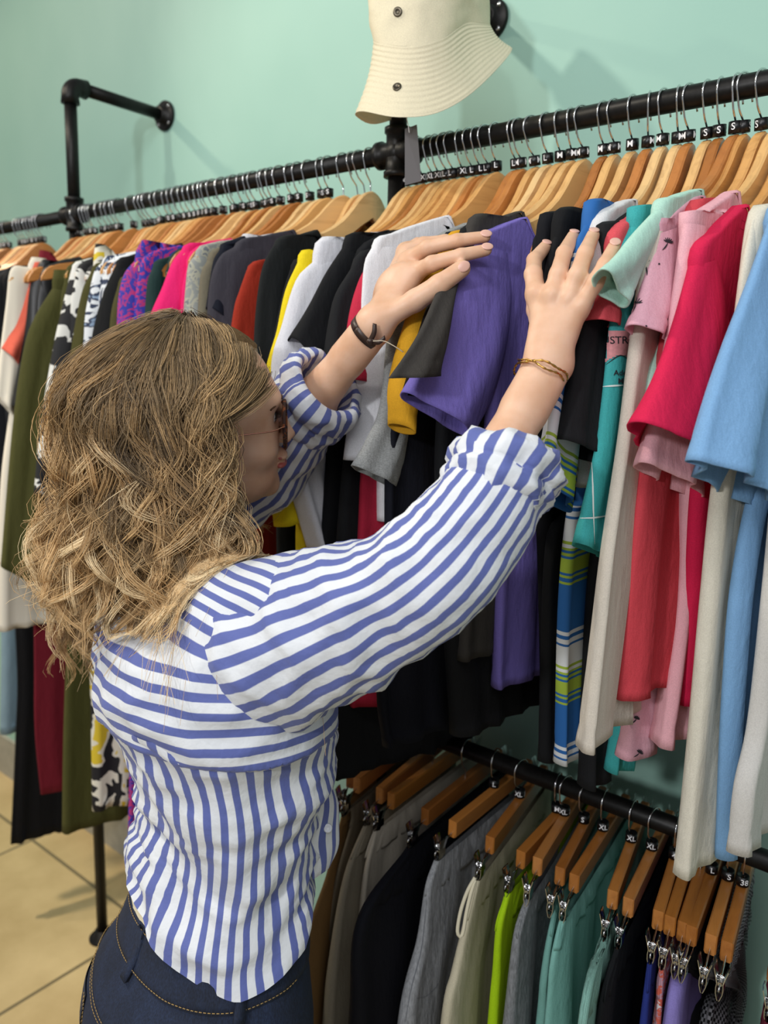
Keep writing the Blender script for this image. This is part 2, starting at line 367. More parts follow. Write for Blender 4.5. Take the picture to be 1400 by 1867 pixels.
# ---------------------------------------------------------------- garment builder
class Hang:
    kink = True
    """the upright plane a garment hangs in: s runs along the hanger (near wing positive), z is height, off is towards the right end of the rack"""
    def __init__(h, x, yaw, tilt=0.0):
        p = hang_pose(x, yaw, tilt); h.x, h.y, h.zn = p; h.yaw = yaw; h.tilt = tilt; h.o = np.array([h.x, h.y, 0.0])
        h.d = np.array([-sin(yaw), -cos(yaw), 0]); h.n = np.array([cos(yaw), -sin(yaw), 0])
    def wing(h, s):
        return h.zn+h_top(s)-np.asarray(s)*math.tan(h.tilt)
    def px(h, x, y, off=0.0):
        r = ray(x, y); k = ((h.o+h.n*off-CAM)@h.n)/(r@h.n); p = CAM+r*k
        return (p-h.o)@h.d, p[2]
    def p3(h, s, z, off=0.0):
        s, z, off = np.broadcast_arrays(np.asarray(s, float), np.asarray(z, float), np.asarray(off, float))
        bd = bend if h.kink else (lambda q: np.stack([0*q, -q], -1))
        b = bd(s); e = 1e-3; t = bd(s+e)-bd(s-e); t = t/np.linalg.norm(t, axis=-1, keepdims=True)
        lx = b[..., 0]-t[..., 1]*off; ly = b[..., 1]+t[..., 0]*off       # local frame: near wing = -y
        c, sn = cos(-h.yaw), sin(-h.yaw)
        return np.stack([h.x+c*lx-sn*ly, h.y+sn*lx+c*ly, z], -1)
def superell(a, e):
    c, s = np.cos(a), np.sin(a); return np.sign(c)*np.abs(c)**e, np.sign(s)*np.abs(s)**e
def vnoise(seed, n):
    r = np.random.default_rng(seed); return r.uniform(0, 2*pi, n), r.uniform(0.6, 1.4, n)
def strip_geo(hg, NL, FR, th, off=0.0, m=28, n=40, fold=0.0, fl=0.05, seed=0, offR=None, inner=6, hem=0.0, grow=1.0, e=0.85, zig=0.0, open_top=True, both=0.35, sheet=False, dip=0.0, dipn=0.0):
    """closed flattened tube between a near outline NL and a far outline FR, both lists of (s, z); returns Geo and the surface function"""
    A = spline(NL, n) if len(NL) > 2 else spline(NL, n); B = spline(FR, n)
    L = np.r_[0, np.cumsum(np.linalg.norm(np.diff((A+B)/2, axis=0), axis=1))]; T = L/L[-1]
    thv = np.interp(T, np.linspace(0, 1, len(th)), th) if np.ndim(th) else np.full(n, th)
    offv = np.interp(T, np.linspace(0, 1, len(off)), off) if np.ndim(off) else np.full(n, off)
    if sheet:                                   # flat cloth folded over at both edges
        h2 = m//2; cs = np.r_[0, .0015, .005, .012, .025, np.linspace(.045, .955, h2-9), .975, .988, .995, .9985]; cs = cs[:h2]; cs = np.r_[cs, 1.0]
        cc0 = np.r_[cs[:-1], cs[::-1][:-1]]; sg = np.r_[np.ones(h2), -np.ones(h2)]; m = 2*h2; ca = 1-2*cc0; a = np.where(sg > 0, cc0*pi, -cc0*pi)
    else: a = np.arange(m)*2*pi/m; ca, sa = superell(a, e)
    ph, am = vnoise(seed, 6); W = np.linalg.norm(A-B, axis=1)
    def ring(i, shrink=0.0):
        t = T[i]; c = (1-ca)/2
        if sheet: dd_ = np.minimum(c, 1-c)*W[i]/max(thv[i], .004); sa_ = sg*np.sqrt(np.clip(1-(1-np.minimum(dd_, 1))**2, 0, 1))
        else: sa_ = sa                                   # 0 at near edge, 1 at far edge
        P = A[i][None]*(1-c)[:, None]+B[i][None]*c[:, None]
        d = (A[i]-B[i]); d = d/(np.linalg.norm(d)+1e-9); P = P-d[None]*(ca*shrink)[:, None]
        s = c*W[i]; g = fold*t**grow
        f = g*(am[0]*np.sin(2*pi*s/fl+ph[0]+1.2*t)+0.5*am[1]*np.sin(2*pi*s/(fl*0.47)+ph[1]-2.1*t)+0.35*am[2]*np.sin(2*pi*s/(fl*2.3)+ph[2]+3*t))
        f = f*(1-0.25*np.abs(ca))
        q = g*both*am[3]*np.sin(2*pi*s/(fl*0.7)+ph[3]+a)
        if dip:
            k_ = math.exp(-(L[i]/0.085)**1.5); cc = np.clip((A[0, 0]-.004-P[:, 0])/(A[0, 0]-B[0, 0]-.008), 0, 1); dd = np.where(sa_ > 0, dip, dipn)*np.sin(pi*cc)**0.6*k_
            P = P-np.stack([0*dd, dd], 1)
        w = np.full(m, thv[i]-shrink)
        if hem and L[-1]-L[i] < hem: w = w+0.0012
        if hem and abs(L[-1]-L[i]-hem) < L[-1]/n*0.8: w = w-0.0008
        o = offv[i]+sa_*np.maximum(w, 0.0012)+f+q*sa_
        return P, o
    R = []
    for i in range(n): P, o = ring(i); R.append(hg.p3(P[:, 0], P[:, 1], o))
    outer = n
    for k in range(inner):
        i = n-1-k*max(1, int(n*0.04)) if k else n-1
        P, o = ring(i, 0.0022); R.append(hg.p3(P[:, 0], P[:, 1], o))
    R = np.array(R)
    u = np.r_[0, np.cumsum(np.linalg.norm(np.diff(R[n//2], axis=0), axis=1))]
    v = np.r_[-L, np.full(inner, -L[-1])]
    U = np.stack(np.broadcast_arrays(u[None, :], v[:, None]), -1)
    g = Geo(); g.rings(R, U=U)
    if not open_top: g.F.append(tuple(range(m-1, -1, -1)))
    Ro = R[:n]
    return g, None
FABS = {}
def fab(col, **k):
    key = (col, tuple(sorted(k.items())))
    if key not in FABS: FABS[key] = fabric('cloth_'+str(len(FABS)), col, **k)
    return FABS[key]
YAW0 = radians(18)
GAR = {}
def garment(name, label, cat, hook, col, E, k, R=None, H=None, B=None, zb=None, sth=(.010, .014, .020), sfold=0.004, bfold=0.006, mat=None, smat=None, th=(.009, .008, .009, .010),
            hem=0.018, x=None, seed=None, far_sleeve=True, collar=True, soff=(0.0, 0.002, 0.004), sox=0.0, side=0.185, group=None, fl=0.05, sfl=0.06, be=0.85, cw=0.010, sn=36, inner=6, local=False):
    """E: picture points down the near outline, collar first; E[k] is the shoulder; the sleeve runs on from there to its hem"""
    x = rail_x(hook[0]) if x is None else x; yaw, tilt = radians(hook[1]), radians(hook[2]); hg = Hang(x, yaw, tilt)
    seed = sum(ord(c)*(i+1) for i, c in enumerate(label)) % 9973
    mat = mat or fab(col); smat = smat or mat
    pts = [(p if local else hg.px(*p)) for p in E]
    q = []
    for i, (s_, z_) in enumerate(pts):
        if i <= k: s_ = max(s_, 0.085+0.012*i)
        if i <= k and s_ < 0.2: z_ = max(z_, float(hg.wing(s_))+0.0035); z_ = z_ if s_ > 0.185 else min(z_, float(hg.wing(s_))+0.005)
        if q and z_ > q[-1][1]-0.002 and i <= k: z_ = q[-1][1]-0.002
        q.append((max(s_, 0.085+0.01*i) if i <= k else s_, z_))
    pts = q
    root = empty(name, (hg.x, hg.y, hg.zn), 0); tag(root, label, cat, group)
    top = pts[:k+1]; sh = top[-1]
    # body
    near = [p for p in top]
    if B: lower = [hg.px(*p) for p in B]
    else:
        zb_ = zb if zb is not None else RAIL_Z-0.68
        sd = min(side, sh[0]-0.004); lower = [(sd, sh[1]-0.10), (sd*0.985, sh[1]-0.28), (sd*0.97, zb_)]
    near = near+[q for q in lower if q[1] < near[-1][1]-0.01]
    zbt = near[-1][1]
    c0 = near[0]; fs = max(0.17, min(0.215, sh[0]))
    W_ = lambda q: float(hg.wing(-q))+0.004
    fc = 0.10
    far = [(-fc, W_(fc)), (-0.13, W_(.13)), (-0.18, W_(.18)-0.006), (-fs-.004, W_(.189)-0.03), (-fs*0.93, hg.zn-0.28), (-fs*0.93, zbt+0.01)]
    for i in range(1, len(far)): far[i] = (far[i][0], min(far[i][1], far[i-1][1]-0.004))
    g, sf = strip_geo(hg, near, far, th, fold=bfold, fl=fl, seed=seed, n=56, m=64, hem=hem, inner=4, sheet=True, dip=.06, dipn=.085)
    body = g.obj('body', mat, root)
    out = dict(hook=hook, root=root, hg=hg, body=body, mat=mat)
    if collar:
        cn = [near[0], tuple(np.array(near[0])*0.4+np.array(near[1])*0.6 if len(near) > 1 else near[0])]
        a = np.array(near[0]); d = np.array(near[1])-a; d = d/np.linalg.norm(d)*cw
        fa = np.array(far[0]); fd = np.array(far[1])-fa; fd = fd/np.linalg.norm(fd)*cw
        gc, _ = strip_geo(hg, [tuple(a-d*0.25), tuple(a+d)], [tuple(fa-fd*0.25), tuple(fa+fd)], th[0]+0.0016, n=5, m=64, inner=3, sheet=True, dip=.06, dipn=.085)
        gc.obj('collar', mat, root)
    # sleeves
    if R is not False:
        so_ = lambda i, n: sox*float(np.interp(i/max(1, n-1), np.linspace(0, 1, len(soff)), soff))
        Ls = [pts[k]]+[(p if local else hg.px(*p, so_(i+1, len(E)-k))) for i, p in enumerate(E[k+1:])]
        if R: Rs = [hg.px(*p, so_(i, len(R))) for i, p in enumerate(R)]
        else:
            w = (0.05, 0.085, 0.11); Rs = []
            for i, p in enumerate(Ls): t = i/max(1, len(Ls)-1); Rs.append((p[0]-np.interp(t, (0, .5, 1), w), p[1]-0.01+0.0*t))
        if H: Ls = Ls; 
        if len(Ls) == 1: Ls = Ls+[hg.px(*H[0])]
        gs, ss = strip_geo(hg, Ls, Rs, sth, off=soff, fold=sfold, fl=sfl, seed=seed+3, n=sn, m=40, hem=hem, inner=inner, e=0.95)
        out['sleeve'] = gs.obj('sleeve', smat, root); out['ssurf'] = ss
        if far_sleeve:
            fl_ = [(-fs+0.005, far[2][1]+0.004), (-fs-0.02, far[2][1]-0.07), (-fs-0.035, far[2][1]-0.15)]
            fr_ = [(-fs+0.06, far[2][1]-0.03), (-fs+0.06, far[2][1]-0.09), (-fs+0.055, far[2][1]-0.155)]
            gf, _ = strip_geo(hg, fr_, fl_, (.008, .010, .012), seed=seed+5, n=14, m=24, inner=3); gf.obj('sleeve', smat, root)
    GAR[label] = out; return out

# ---------------------------------------------------------------- the clothes on the upper rail, right to left
def striped_mat():
    m, nt, b = new_mat('blue_lime_stripes'); b.inputs['Roughness'].default_value = 0.8
    tc = nt.nodes.new('ShaderNodeTexCoord'); sp = nt.nodes.new('ShaderNodeSeparateXYZ'); nt.links.new(tc.outputs['UV'], sp.inputs[0])
    mu = node(nt, 'ShaderNodeMath', operation='MULTIPLY'); mu.inputs[1].default_value = 1/0.155; nt.links.new(sp.outputs[1], mu.inputs[0])
    fr = node(nt, 'ShaderNodeMath', operation='FRACT'); nt.links.new(mu.outputs[0], fr.inputs[0])
    W, Bl, Lm = srgb('#d9dde0'), srgb('#1f62a8'), srgb('#9cb43a')
    st = []; seq = [(0, Bl), (.10, Lm), (.12, Bl), (.15, Lm), (.17, Bl), (.19, Lm), (.30, Bl), (.32, Lm), (.34, Bl), (.36, Lm), (.38, W), (.41, Lm), (.43, W), (.60, Bl), (.62, W), (.66, Bl), (.69, W), (.72, Bl)]
    r = ramp(nt, fr.outputs[0], seq, 'CONSTANT'); nt.links.new(r.outputs[0], b.inputs['Base Color']); return m
def blotch_mat(name, c1, c2, scale, thr=0.5, c3=None, zs=1.0, dist=1.5):
    m, nt, b = new_mat(name); b.inputs['Roughness'].default_value = 0.75
    n = node(nt, 'ShaderNodeTexNoise', i_Scale=scale, i_Detail=2.5, i_Distortion=dist); nt.links.new(coords(nt, (1, 1, zs)), n.inputs['Vector'])
    st = [(0, srgb(c1)), (thr, srgb(c2))]
    if c3: st.append((thr+0.12, srgb(c3)))
    r = ramp(nt, n.outputs[0], st, 'CONSTANT'); nt.links.new(r.outputs[0], b.inputs['Base Color']); return m
def check_mat():
    m, nt, b = new_mat('houndstooth'); b.inputs['Roughness'].default_value = 0.8
    c = node(nt, 'ShaderNodeTexChecker'); c.inputs['Scale'].default_value = 260; c.inputs[1].default_value = srgb('#0e0e11'); c.inputs[2].default_value = srgb('#b9b9be')
    mp = coords(nt, (1, 1, 1), 'UV'); nt.links.new(mp, c.inputs[0]); nt.links.new(c.outputs[0], b.inputs['Base Color']); return m
M_STRIPE = striped_mat()
BLK, BLK2, NVY = '#101114', '#17181b', '#0b0d18'
# --- right of the middle post
garment('long_top', 'white long top with a rounded hem at the right frame edge', 'top', (1600, 3, 8), '#cfccc6',
    [(1520, 330), (1470, 400), (1430, 600), (1400, 900)], 1, R=False, B=[(1400, 1100), (1375, 1330), (1352, 1440), (1341, 1560)], collar=False)
G_blue = garment('t_shirt', 'sky blue t-shirt nearest the camera, its sleeve hanging over a cream top', 't-shirt', (1560, 7, 8), '#7ba6d0',
    [(1452, 330), (1400, 430), (1366, 520), (1330, 620), (1296, 720), (1260, 838)], 1, R=[(1480, 420), (1452, 600), (1420, 780), (1388, 935)], B=[(1440, 600), (1352, 1000), (1325, 1250), (1308, 1566)], sth=(.010, .018, .026), sfold=.008, soff=(0, .004, .01))
G_cream = garment('long_top', 'cream long top hanging between the sky blue and crimson t-shirts', 'top', (1518, 7, 14), '#d9d3c2',
    [(1402, 392), (1372, 400), (1356, 470), (1345, 545), (1335, 640)], 1, R=[(1420, 420), (1400, 520), (1390, 640)], B=[(1335, 700), (1305, 890), (1286, 1080), (1262, 1350), (1236, 1600)], sth=(.008, .01, .01))
G_crim = garment('t_shirt', 'crimson pink t-shirt with a wide open sleeve right of the pale pink one', 't-shirt', (1446, 8, 14), '#d21f4c',
    [(1346, 360), (1300, 420), (1262, 484), (1225, 590), (1185, 690), (1143, 767)], 2, R=[(1300, 470), (1318, 620), (1322, 760), (1302, 893)], B=[(1290, 700), (1268, 900), (1262, 1080), (1252, 1290)], sth=(.010, .02, .034), soff=(0, .006, .012), inner=10)
garment('t_shirt', 'plain pale pink t-shirt tucked between the palm-printed and crimson ones', 't-shirt', (1418, 9, 9), '#e6adb6',
    [(1328, 342), (1268, 392), (1245, 408), (1215, 560), (1185, 700), (1148, 840)], 2, R=[(1280, 420), (1275, 600), (1262, 750), (1248, 905)], B=[(1262, 700), (1242, 880), (1232, 1100), (1198, 1362)], soff=(.002, .008, .012))
garment('long_top', 'coral ribbed long top hanging below the crimson sleeve', 'top', (1389, 8, 11), '#c8434d',
    [(1290, 385), (1250, 440), (1225, 520), (1205, 620)], 1, R=False, B=[(1195, 700), (1172, 862), (1156, 1000), (1142, 1200), (1136, 1280)])
G_palm = garment('t_shirt', 'pale pink t-shirt printed with small black palm trees', 't-shirt', (1357, 7, 8), '#dba6b4',
    [(1264, 364), (1248, 358), (1205, 382), (1185, 440), (1160, 530), (1128, 592)], 3, R=[(1232, 410), (1222, 500), (1208, 580), (1192, 642)], B=[(1222, 700), (1215, 900), (1190, 1100), (1141, 1388)], sth=(.010, .014, .018), soff=(.002, .008, .014), inner=9)
garment('t_shirt', 'mint green t-shirt with its sleeve pointing left at the fingertips', 't-shirt', (1345, 5, 5), '#b4dccb',
    [(1262, 346), (1225, 354), (1195, 385), (1158, 425), (1125, 465), (1097, 490)], 2, R=[(1205, 400), (1190, 450), (1165, 510), (1142, 562)], B=[(1205, 560), (1168, 680), (1160, 760)], sth=(.007, .010, .012), soff=(0, -.002, -.004), inner=8)
garment('long_top', 'oatmeal long top straight down beside the turquoise map t-shirt', 'top', (1314, -1, 9), '#cfc6b8',
    [(1210, 385), (1185, 430), (1172, 520), (1160, 600)], 1, R=False, B=[(1152, 650), (1132, 800), (1102, 1000), (1084, 1150), (1058, 1372)], be=0.7)
G_map = garment('t_shirt', 'turquoise t-shirt printed with a map in pink and teal', 't-shirt', (1289, 3, 12), '#3fa6a6',
    [(1174, 410), (1150, 414), (1128, 470), (1112, 590), (1085, 800), (1042, 988)], 1, R=[(1180, 430), (1175, 560), (1160, 800), (1118, 1024)], B=[(1165, 900), (1150, 1150), (1118, 1412)], sth=(.010, .012, .014), hem=0.03)
garment('t_shirt', 'coral red t-shirt with a gathered sleeve behind the turquoise map one', 't-shirt', (1257, 0, 10), '#d5525a',
    [(1166, 388), (1150, 392), (1112, 440), (1100, 500), (1077, 582)], 2, R=[(1150, 440), (1140, 520), (1108, 598)], sth=(.010, .014, .018), zb=CH-0.1)
garment('t_shirt', 'black t-shirt just left of the coral red one, collar beside the ring finger', 't-shirt', (1237, 0, 10), BLK2,
    [(1160, 380), (1120, 400), (1092, 450), (1070, 540), (1050, 640), (1020, 800)], 2, R=[(1140, 500), (1110, 700), (1075, 842)], B=[(1100, 860), (1080, 1100), (1068, 1440)])
garment('t_shirt', 'white ribbed t-shirt between two black ones under the splayed fingers', 't-shirt', (1211, -2, 6), '#d9d9da',
    [(1142, 370), (1122, 372), (1085, 412), (1052, 470), (1040, 560)], 2, R=[(1110, 440), (1100, 500), (1090, 600)], zb=CH-0.05)
G_str = garment('t_shirt', 'white t-shirt with blue and lime stripes, sleeve poking out by the rolled cuff', 't-shirt', (1184, -4, 6), '#1f62a8',
    [(1112, 372), (1095, 374), (1068, 410), (1046, 460), (1010, 640), (975, 862)], 2, R=[(1090, 440), (1075, 700), (1030, 934)], B=[(1060, 880), (1043, 930), (1028, 1100), (1022, 1396)], mat=M_STRIPE, sth=(.008, .01, .012))
garment('t_shirt', 'black t-shirt whose collar edge shows right of the purple one', 't-shirt', (1154, 0, 7), BLK,
    [(1078, 378), (1052, 388), (1012, 432), (995, 500), (985, 640), (960, 815)], 2, R=[(1060, 470), (1060, 700), (1062, 846)], B=[(1040, 900), (1005, 1000), (992, 1392)], sth=(.010, .014, .018))
garment('t_shirt', 'black crew-neck t-shirt with its neckband open right beside the purple one', 't-shirt', (1120, 0, 9), '#0d0e14',
    [(1020, 400), (985, 420), (970, 470), (965, 600)], 1, R=False, B=[(975, 800), (984, 1000), (988, 1200), (990, 1390)])
G_purp = garment('t_shirt', 'purple t-shirt held between both hands of the shopper', 't-shirt', (1061, 12, 8), '#7a6dbd',
    [(946, 400), (900, 415), (868, 442), (838, 500), (790, 600), (722, 714)], 2, R=[(930, 470), (925, 560), (898, 700), (850, 797)], B=[(905, 560), (890, 700), (885, 850), (905, 990), (900, 1255)], sth=(.010, .016, .022), soff=(0, .006, .010), sfl=.08)
G_mesh = garment('t_shirt', 'dark grey mesh sports t-shirt, its sleeve laid over the purple one', 't-shirt', (1041, 12, 6), '#3b3835',
    [(938, 386), (905, 398), (850, 430), (800, 520), (760, 610), (710, 690)], 2, R=[(872, 440), (830, 515), (814, 600), (808, 686)], B=[(880, 800), (850, 1000), (834, 1204)], sth=(.008, .007, .007), soff=(0, .030, .058), sox=1.0, hem=0.022)
garment('t_shirt', 'black t-shirt between the mustard and the dark grey mesh ones', 't-shirt', (1020, 9, 7), BLK,
    [(905, 398), (872, 412), (835, 445), (780, 560), (735, 720)], 2, R=[(860, 440), (830, 600), (800, 745)], B=[(800, 780), (806, 1000), (822, 1200), (833, 1345)])
garment('t_shirt', 'mustard yellow t-shirt between the grey marl and black ones', 't-shirt', (996, 10, 8), '#d19a22',
    [(880, 402), (850, 418), (815, 440), (765, 520), (730, 620), (712, 705), (718, 772)], 2, R=[(850, 450), (800, 560), (760, 690), (737, 792)], zb=CH-0.15)
garment('t_shirt', 'black t-shirt with a long body hanging nearest right of the crimson-red strip', 't-shirt', (968, 12, 12), NVY,
    [(868, 408), (840, 422), (800, 450), (745, 560), (715, 700)], 2, R=False, B=[(712, 770), (700, 1000), (688, 1250), (700, 1362)], bfold=.008)
garment('t_shirt', 'grey marl t-shirt right of the white one under the left hand', 't-shirt', (946, 10, 9), '#8f9190',
    [(845, 404), (800, 428), (755, 470), (718, 515), (704, 620), (692, 740), (668, 800), (641, 848)], 2, R=[(790, 500), (765, 640), (745, 760), (732, 830), (717, 890)], mat=fab('#8f9190', heather=0.28), zb=CH-0.2, sth=(.009, .012, .016))
garment('t_shirt', 'bright white t-shirt with a crisp shoulder under the left wrist', 't-shirt', (904, 19, 4), '#e6e6ea',
    [(808, 394), (770, 402), (715, 428), (678, 452), (664, 485), (655, 600), (626, 838)], 3, R=[(780, 450), (750, 560), (715, 720), (692, 836)], zb=CH-0.2, sth=(.011, .014, .016), sfl=.09)
garment('t_shirt', 'crimson t-shirt glimpsed behind the bright white one', 't-shirt', (884, 18, 10), '#b3173f',
    [(790, 410), (740, 436), (680, 470), (655, 510), (635, 580), (622, 690)], 2, R=[(740, 480), (700, 600), (680, 700)], B=[(672, 760), (660, 860), (655, 985), (641, 1290)], mat=fab('#c02a45'))
garment('t_shirt', 'plain black t-shirt with a short sleeve beside the crimson one', 't-shirt', (868, 20, 10), BLK2,
    [(722, 432), (690, 446), (640, 490), (612, 535), (600, 580), (588, 662)], 2, R=[(690, 480), (670, 580), (640, 690)], B=[(640, 720), (622, 900), (600, 1250), (595, 1420)])
garment('t_shirt', 'black t-shirt with a wide open sleeve end over a white shirt', 't-shirt', (823, 20, 6), BLK,
    [(698, 422), (660, 438), (624, 452), (592, 500), (560, 560), (527, 614)], 2, R=[(665, 480), (640, 560), (600, 640), (568, 668)], B=[(600, 760), (590, 900), (570, 1250)], sth=(.010, .015, .024), inner=10)
garment('shirt', 'white long-sleeved shirt right of the bright yellow t-shirt', 'shirt', (795, 20, 6), '#dcdce2',
    [(668, 430), (620, 452), (570, 478), (540, 510), (515, 590), (495, 680), (520, 850), (560, 1000)], 2, R=[(640, 480), (620, 600), (600, 760), (618, 880), (620, 1015)], B=[(600, 900), (600, 1330)], sth=(.010, .014, .018, .018), sfold=.01)
garment('t_shirt', 'bright yellow t-shirt between a white shirt and a black top', 't-shirt', (766, 20, 6), '#e8cf1e',
    [(588, 446), (568, 456), (543, 478), (520, 530), (505, 600), (480, 720), (500, 960)], 2, R=[(600, 500), (590, 640), (570, 800), (573, 935)], B=[(560, 700), (545, 950), (546, 1060)], sth=(.010, .014, .018))
garment('t_shirt', 'black t-shirt glimpsed behind the bright yellow one', 't-shirt', (752, 20, 8), BLK,
    [(600, 450), (560, 462), (530, 490), (515, 540), (495, 650)], 2, R=[(560, 500), (550, 600), (530, 700)])
# --- left of the middle post
garment('polo_shirt', 'black polo shirt with a stand-up collar and lace-edged sleeve', 'polo shirt', (675, 10, 2), '#15181a',
    [(566, 412), (548, 428), (500, 452), (482, 478), (472, 520), (464, 600), (462, 720)], 2, R=[(560, 470), (540, 560), (520, 720)], cw=.026, mat=fab('#171a1b', weave=.6))
garment('sweater', 'rust red fleece top under the bare hanger tip', 'sweater', (641, 16, 12), '#8f2a17',
    [(560, 455), (500, 480), (450, 492), (436, 530), (424, 570), (405, 700)], 2, R=[(530, 500), (500, 600), (480, 720)], mat=fab('#992b18', sheen=.6, weave=.8))
garment('jacket', 'dark slate grey jacket right of the taupe one', 'jacket', (627, 24, 0), '#3a3840',
    [(528, 410), (480, 428), (425, 448), (402, 466), (386, 500), (378, 560), (370, 700)], 2, R=[(500, 460), (470, 560), (450, 700)])
garment('blouse', 'white lace blouse whose collar shows above the dark slate jacket', 'blouse', (600, 22, 0), '#d8d6da',
    [(490, 408), (464, 426), (436, 454), (420, 484), (410, 560)], 2, R=False)
garment('shirt', 'navy shirt with a pointed collar standing up', 'shirt', (587, 14, 0), '#0d1220',
    [(432, 412), (418, 440), (400, 458), (388, 480), (375, 560)], 2, R=[(440, 480), (420, 600)], cw=.03)
garment('shirt', 'taupe shirt between the grey-green printed and slate grey ones', 'shirt', (564, 12, 2), '#6c6656',
    [(430, 440), (400, 462), (378, 478), (366, 500), (360, 560), (355, 650)], 2, R=[(410, 490), (400, 600), (390, 680)])
garment('shirt', 'pale grey-green printed shirt left of the taupe one', 'shirt', (545, 16, 0), '#8d9089',
    [(420, 438), (385, 450), (355, 465), (343, 485), (338, 530), (332, 600)], 2, R=[(390, 480), (380, 580), (370, 660)], mat=blotch_mat('marbled_print', '#8b8f8c', '#a7a695', 60, .5, '#6f747a'))
garment('blouse', 'hot pink blouse gathered at the shoulder', 'blouse', (512, 16, 0), '#e5206e',
    [(414, 430), (370, 440), (330, 456), (314, 478), (295, 525), (272, 580), (262, 650)], 2, R=[(385, 470), (365, 560), (345, 680)], sth=(.012, .02, .024))
garment('shirt', 'dark green shirt under the wooden hanger tip', 'shirt', (464, 18, 4), '#1d3634',
    [(330, 462), (300, 475), (278, 488), (268, 520), (262, 600)], 2, R=[(300, 500), (290, 640)])
garment('shirt', 'royal blue shirt covered in magenta scribbles', 'shirt', (429, 18, 0), '#3a2fa0',
    [(322, 445), (280, 458), (245, 476), (226, 500), (215, 545), (211, 620)], 2, R=[(290, 490), (280, 560), (270, 680)], B=[(225, 900), (236, 1300), (232, 1590)], mat=blotch_mat('scribble_print', '#2b2f9e', '#b52a70', 42, .5, '#3a2fa0', dist=3.0))
garment('blouse', 'olive blouse left of the royal blue scribbled shirt', 'blouse', (418, 22, 8), '#4a4726',
    [(300, 470), (250, 490), (215, 520), (202, 570), (195, 650)], 2, R=[(260, 540), (250, 650)])
garment('t_shirt', 'plain black top between the white-and-navy print and the olive blouse', 't-shirt', (407, 22, 0), '#161718',
    [(345, 430), (290, 450), (235, 470), (210, 485), (190, 530), (170, 600), (160, 680)], 3, R=[(260, 500), (240, 600), (225, 700)])
garment('shirt', 'white shirt with a navy abstract print', 'shirt', (366, 22, 0), '#c9d2dc',
    [(260, 452), (215, 464), (185, 478), (172, 495), (160, 545), (148, 610), (140, 700)], 2, R=[(220, 500), (205, 600), (195, 700)], mat=blotch_mat('navy_print', '#dfe3e6', '#2a3650', 26, .52, '#8fa5be', dist=2))
garment('shirt', 'dark olive shirt between the white-navy and the black floral ones', 'shirt', (345, 16, 2), '#46441f',
    [(225, 470), (190, 482), (165, 498), (150, 530), (135, 600), (120, 700)], 2, R=[(200, 510), (180, 640)])
garment('blouse', 'black blouse with large white flowers down the sleeve', 'blouse', (307, 18, 0), '#17171a',
    [(190, 470), (150, 478), (130, 492), (118, 540), (95, 640), (72, 780), (60, 900)], 2, R=[(170, 500), (160, 600), (140, 760), (130, 900)], mat=blotch_mat('white_flower_print', '#17171a', '#dcdcd6', 24, .53, dist=1), sth=(.012, .016, .018))
G_ol = garment('jacket', 'olive green long-sleeved jacket left of the long blonde hair', 'jacket', (271, 20, 8), '#45451f',
    [(180, 480), (130, 498), (95, 530), (62, 580), (42, 640), (22, 780), (0, 1030)], 2, R=[(150, 540), (120, 660), (95, 820), (62, 1060)], B=[(140, 900), (125, 1100), (116, 1320), (113, 1518)], sth=(.016, .024, .03, .03), sfold=.006)
garment('jacket', 'black leather jacket left of the wooden hanger bunch', 'jacket', (218, 14, 0), '#121214',
    [(140, 466), (100, 470), (70, 482), (55, 520), (45, 600), (20, 740)], 2, R=[(120, 500), (100, 600), (80, 760)], mat=plain('black_leather', '#141416', 0.4, 0, .5, .2))
garment('t_shirt', 'coral orange t-shirt sleeve between black and cream clothes', 't-shirt', (211, 16, 0), '#d0604c',
    [(82, 478), (60, 490), (52, 520), (30, 580), (2, 635)], 1, R=[(75, 520), (62, 600), (35, 668)], sth=(.010, .014, .018))
garment('blouse', 'cream blouse with tan flowers at the left edge', 'blouse', (204, 14, 0), '#d6cdb8',
    [(80, 470), (50, 482), (20, 490), (10, 560), (-10, 720)], 1, R=[(60, 520), (50, 640), (25, 760)], B=[(20, 730), (0, 900), (-5, 1150)], mat=blotch_mat('tan_flower_print', '#d9d2c2', '#d9d2c2', 14, .58, '#b98a4c'))
garment('t_shirt', 'black top at the far left end of the rack', 't-shirt', (168, 20, 0), BLK,
    [(40, 480), (10, 490), (-10, 520), (-25, 640)], 1, R=[(20, 540), (10, 700)])

# ---------------------------------------------------------------- every hanger on the upper rail
def ordinal(n):
    a = ['', 'first', 'second', 'third', 'fourth', 'fifth', 'sixth', 'seventh', 'eighth', 'ninth', 'tenth', 'eleventh', 'twelfth', 'thirteenth', 'fourteenth', 'fifteenth', 'sixteenth', 'seventeenth', 'eighteenth', 'nineteenth', 'twentieth']
    if n <= 20: return a[n]
    t = {2: 'twenty', 3: 'thirty', 4: 'forty'}[n//10]; return t+'-'+a[n % 10] if n % 10 else {3: 'thirtieth', 4: 'fortieth'}[n//10]
ROWL = [675, 654, 641, 627, 600, 587, 564, 545, 532, 512, 496, 487, 479, 464, 454, 443, 429, 418, 407, 391, 380, 375, 366, 355, 345, 336, 327, 316, 307, 295, 284, 271, 264, 257, 243, 218, 211, 204, 196, 186, 171, 168, 163, 157, 143, 139]
ROWF = [77, 71, 64, 59, 54, 46, 41, 36, 14, 7, 2]
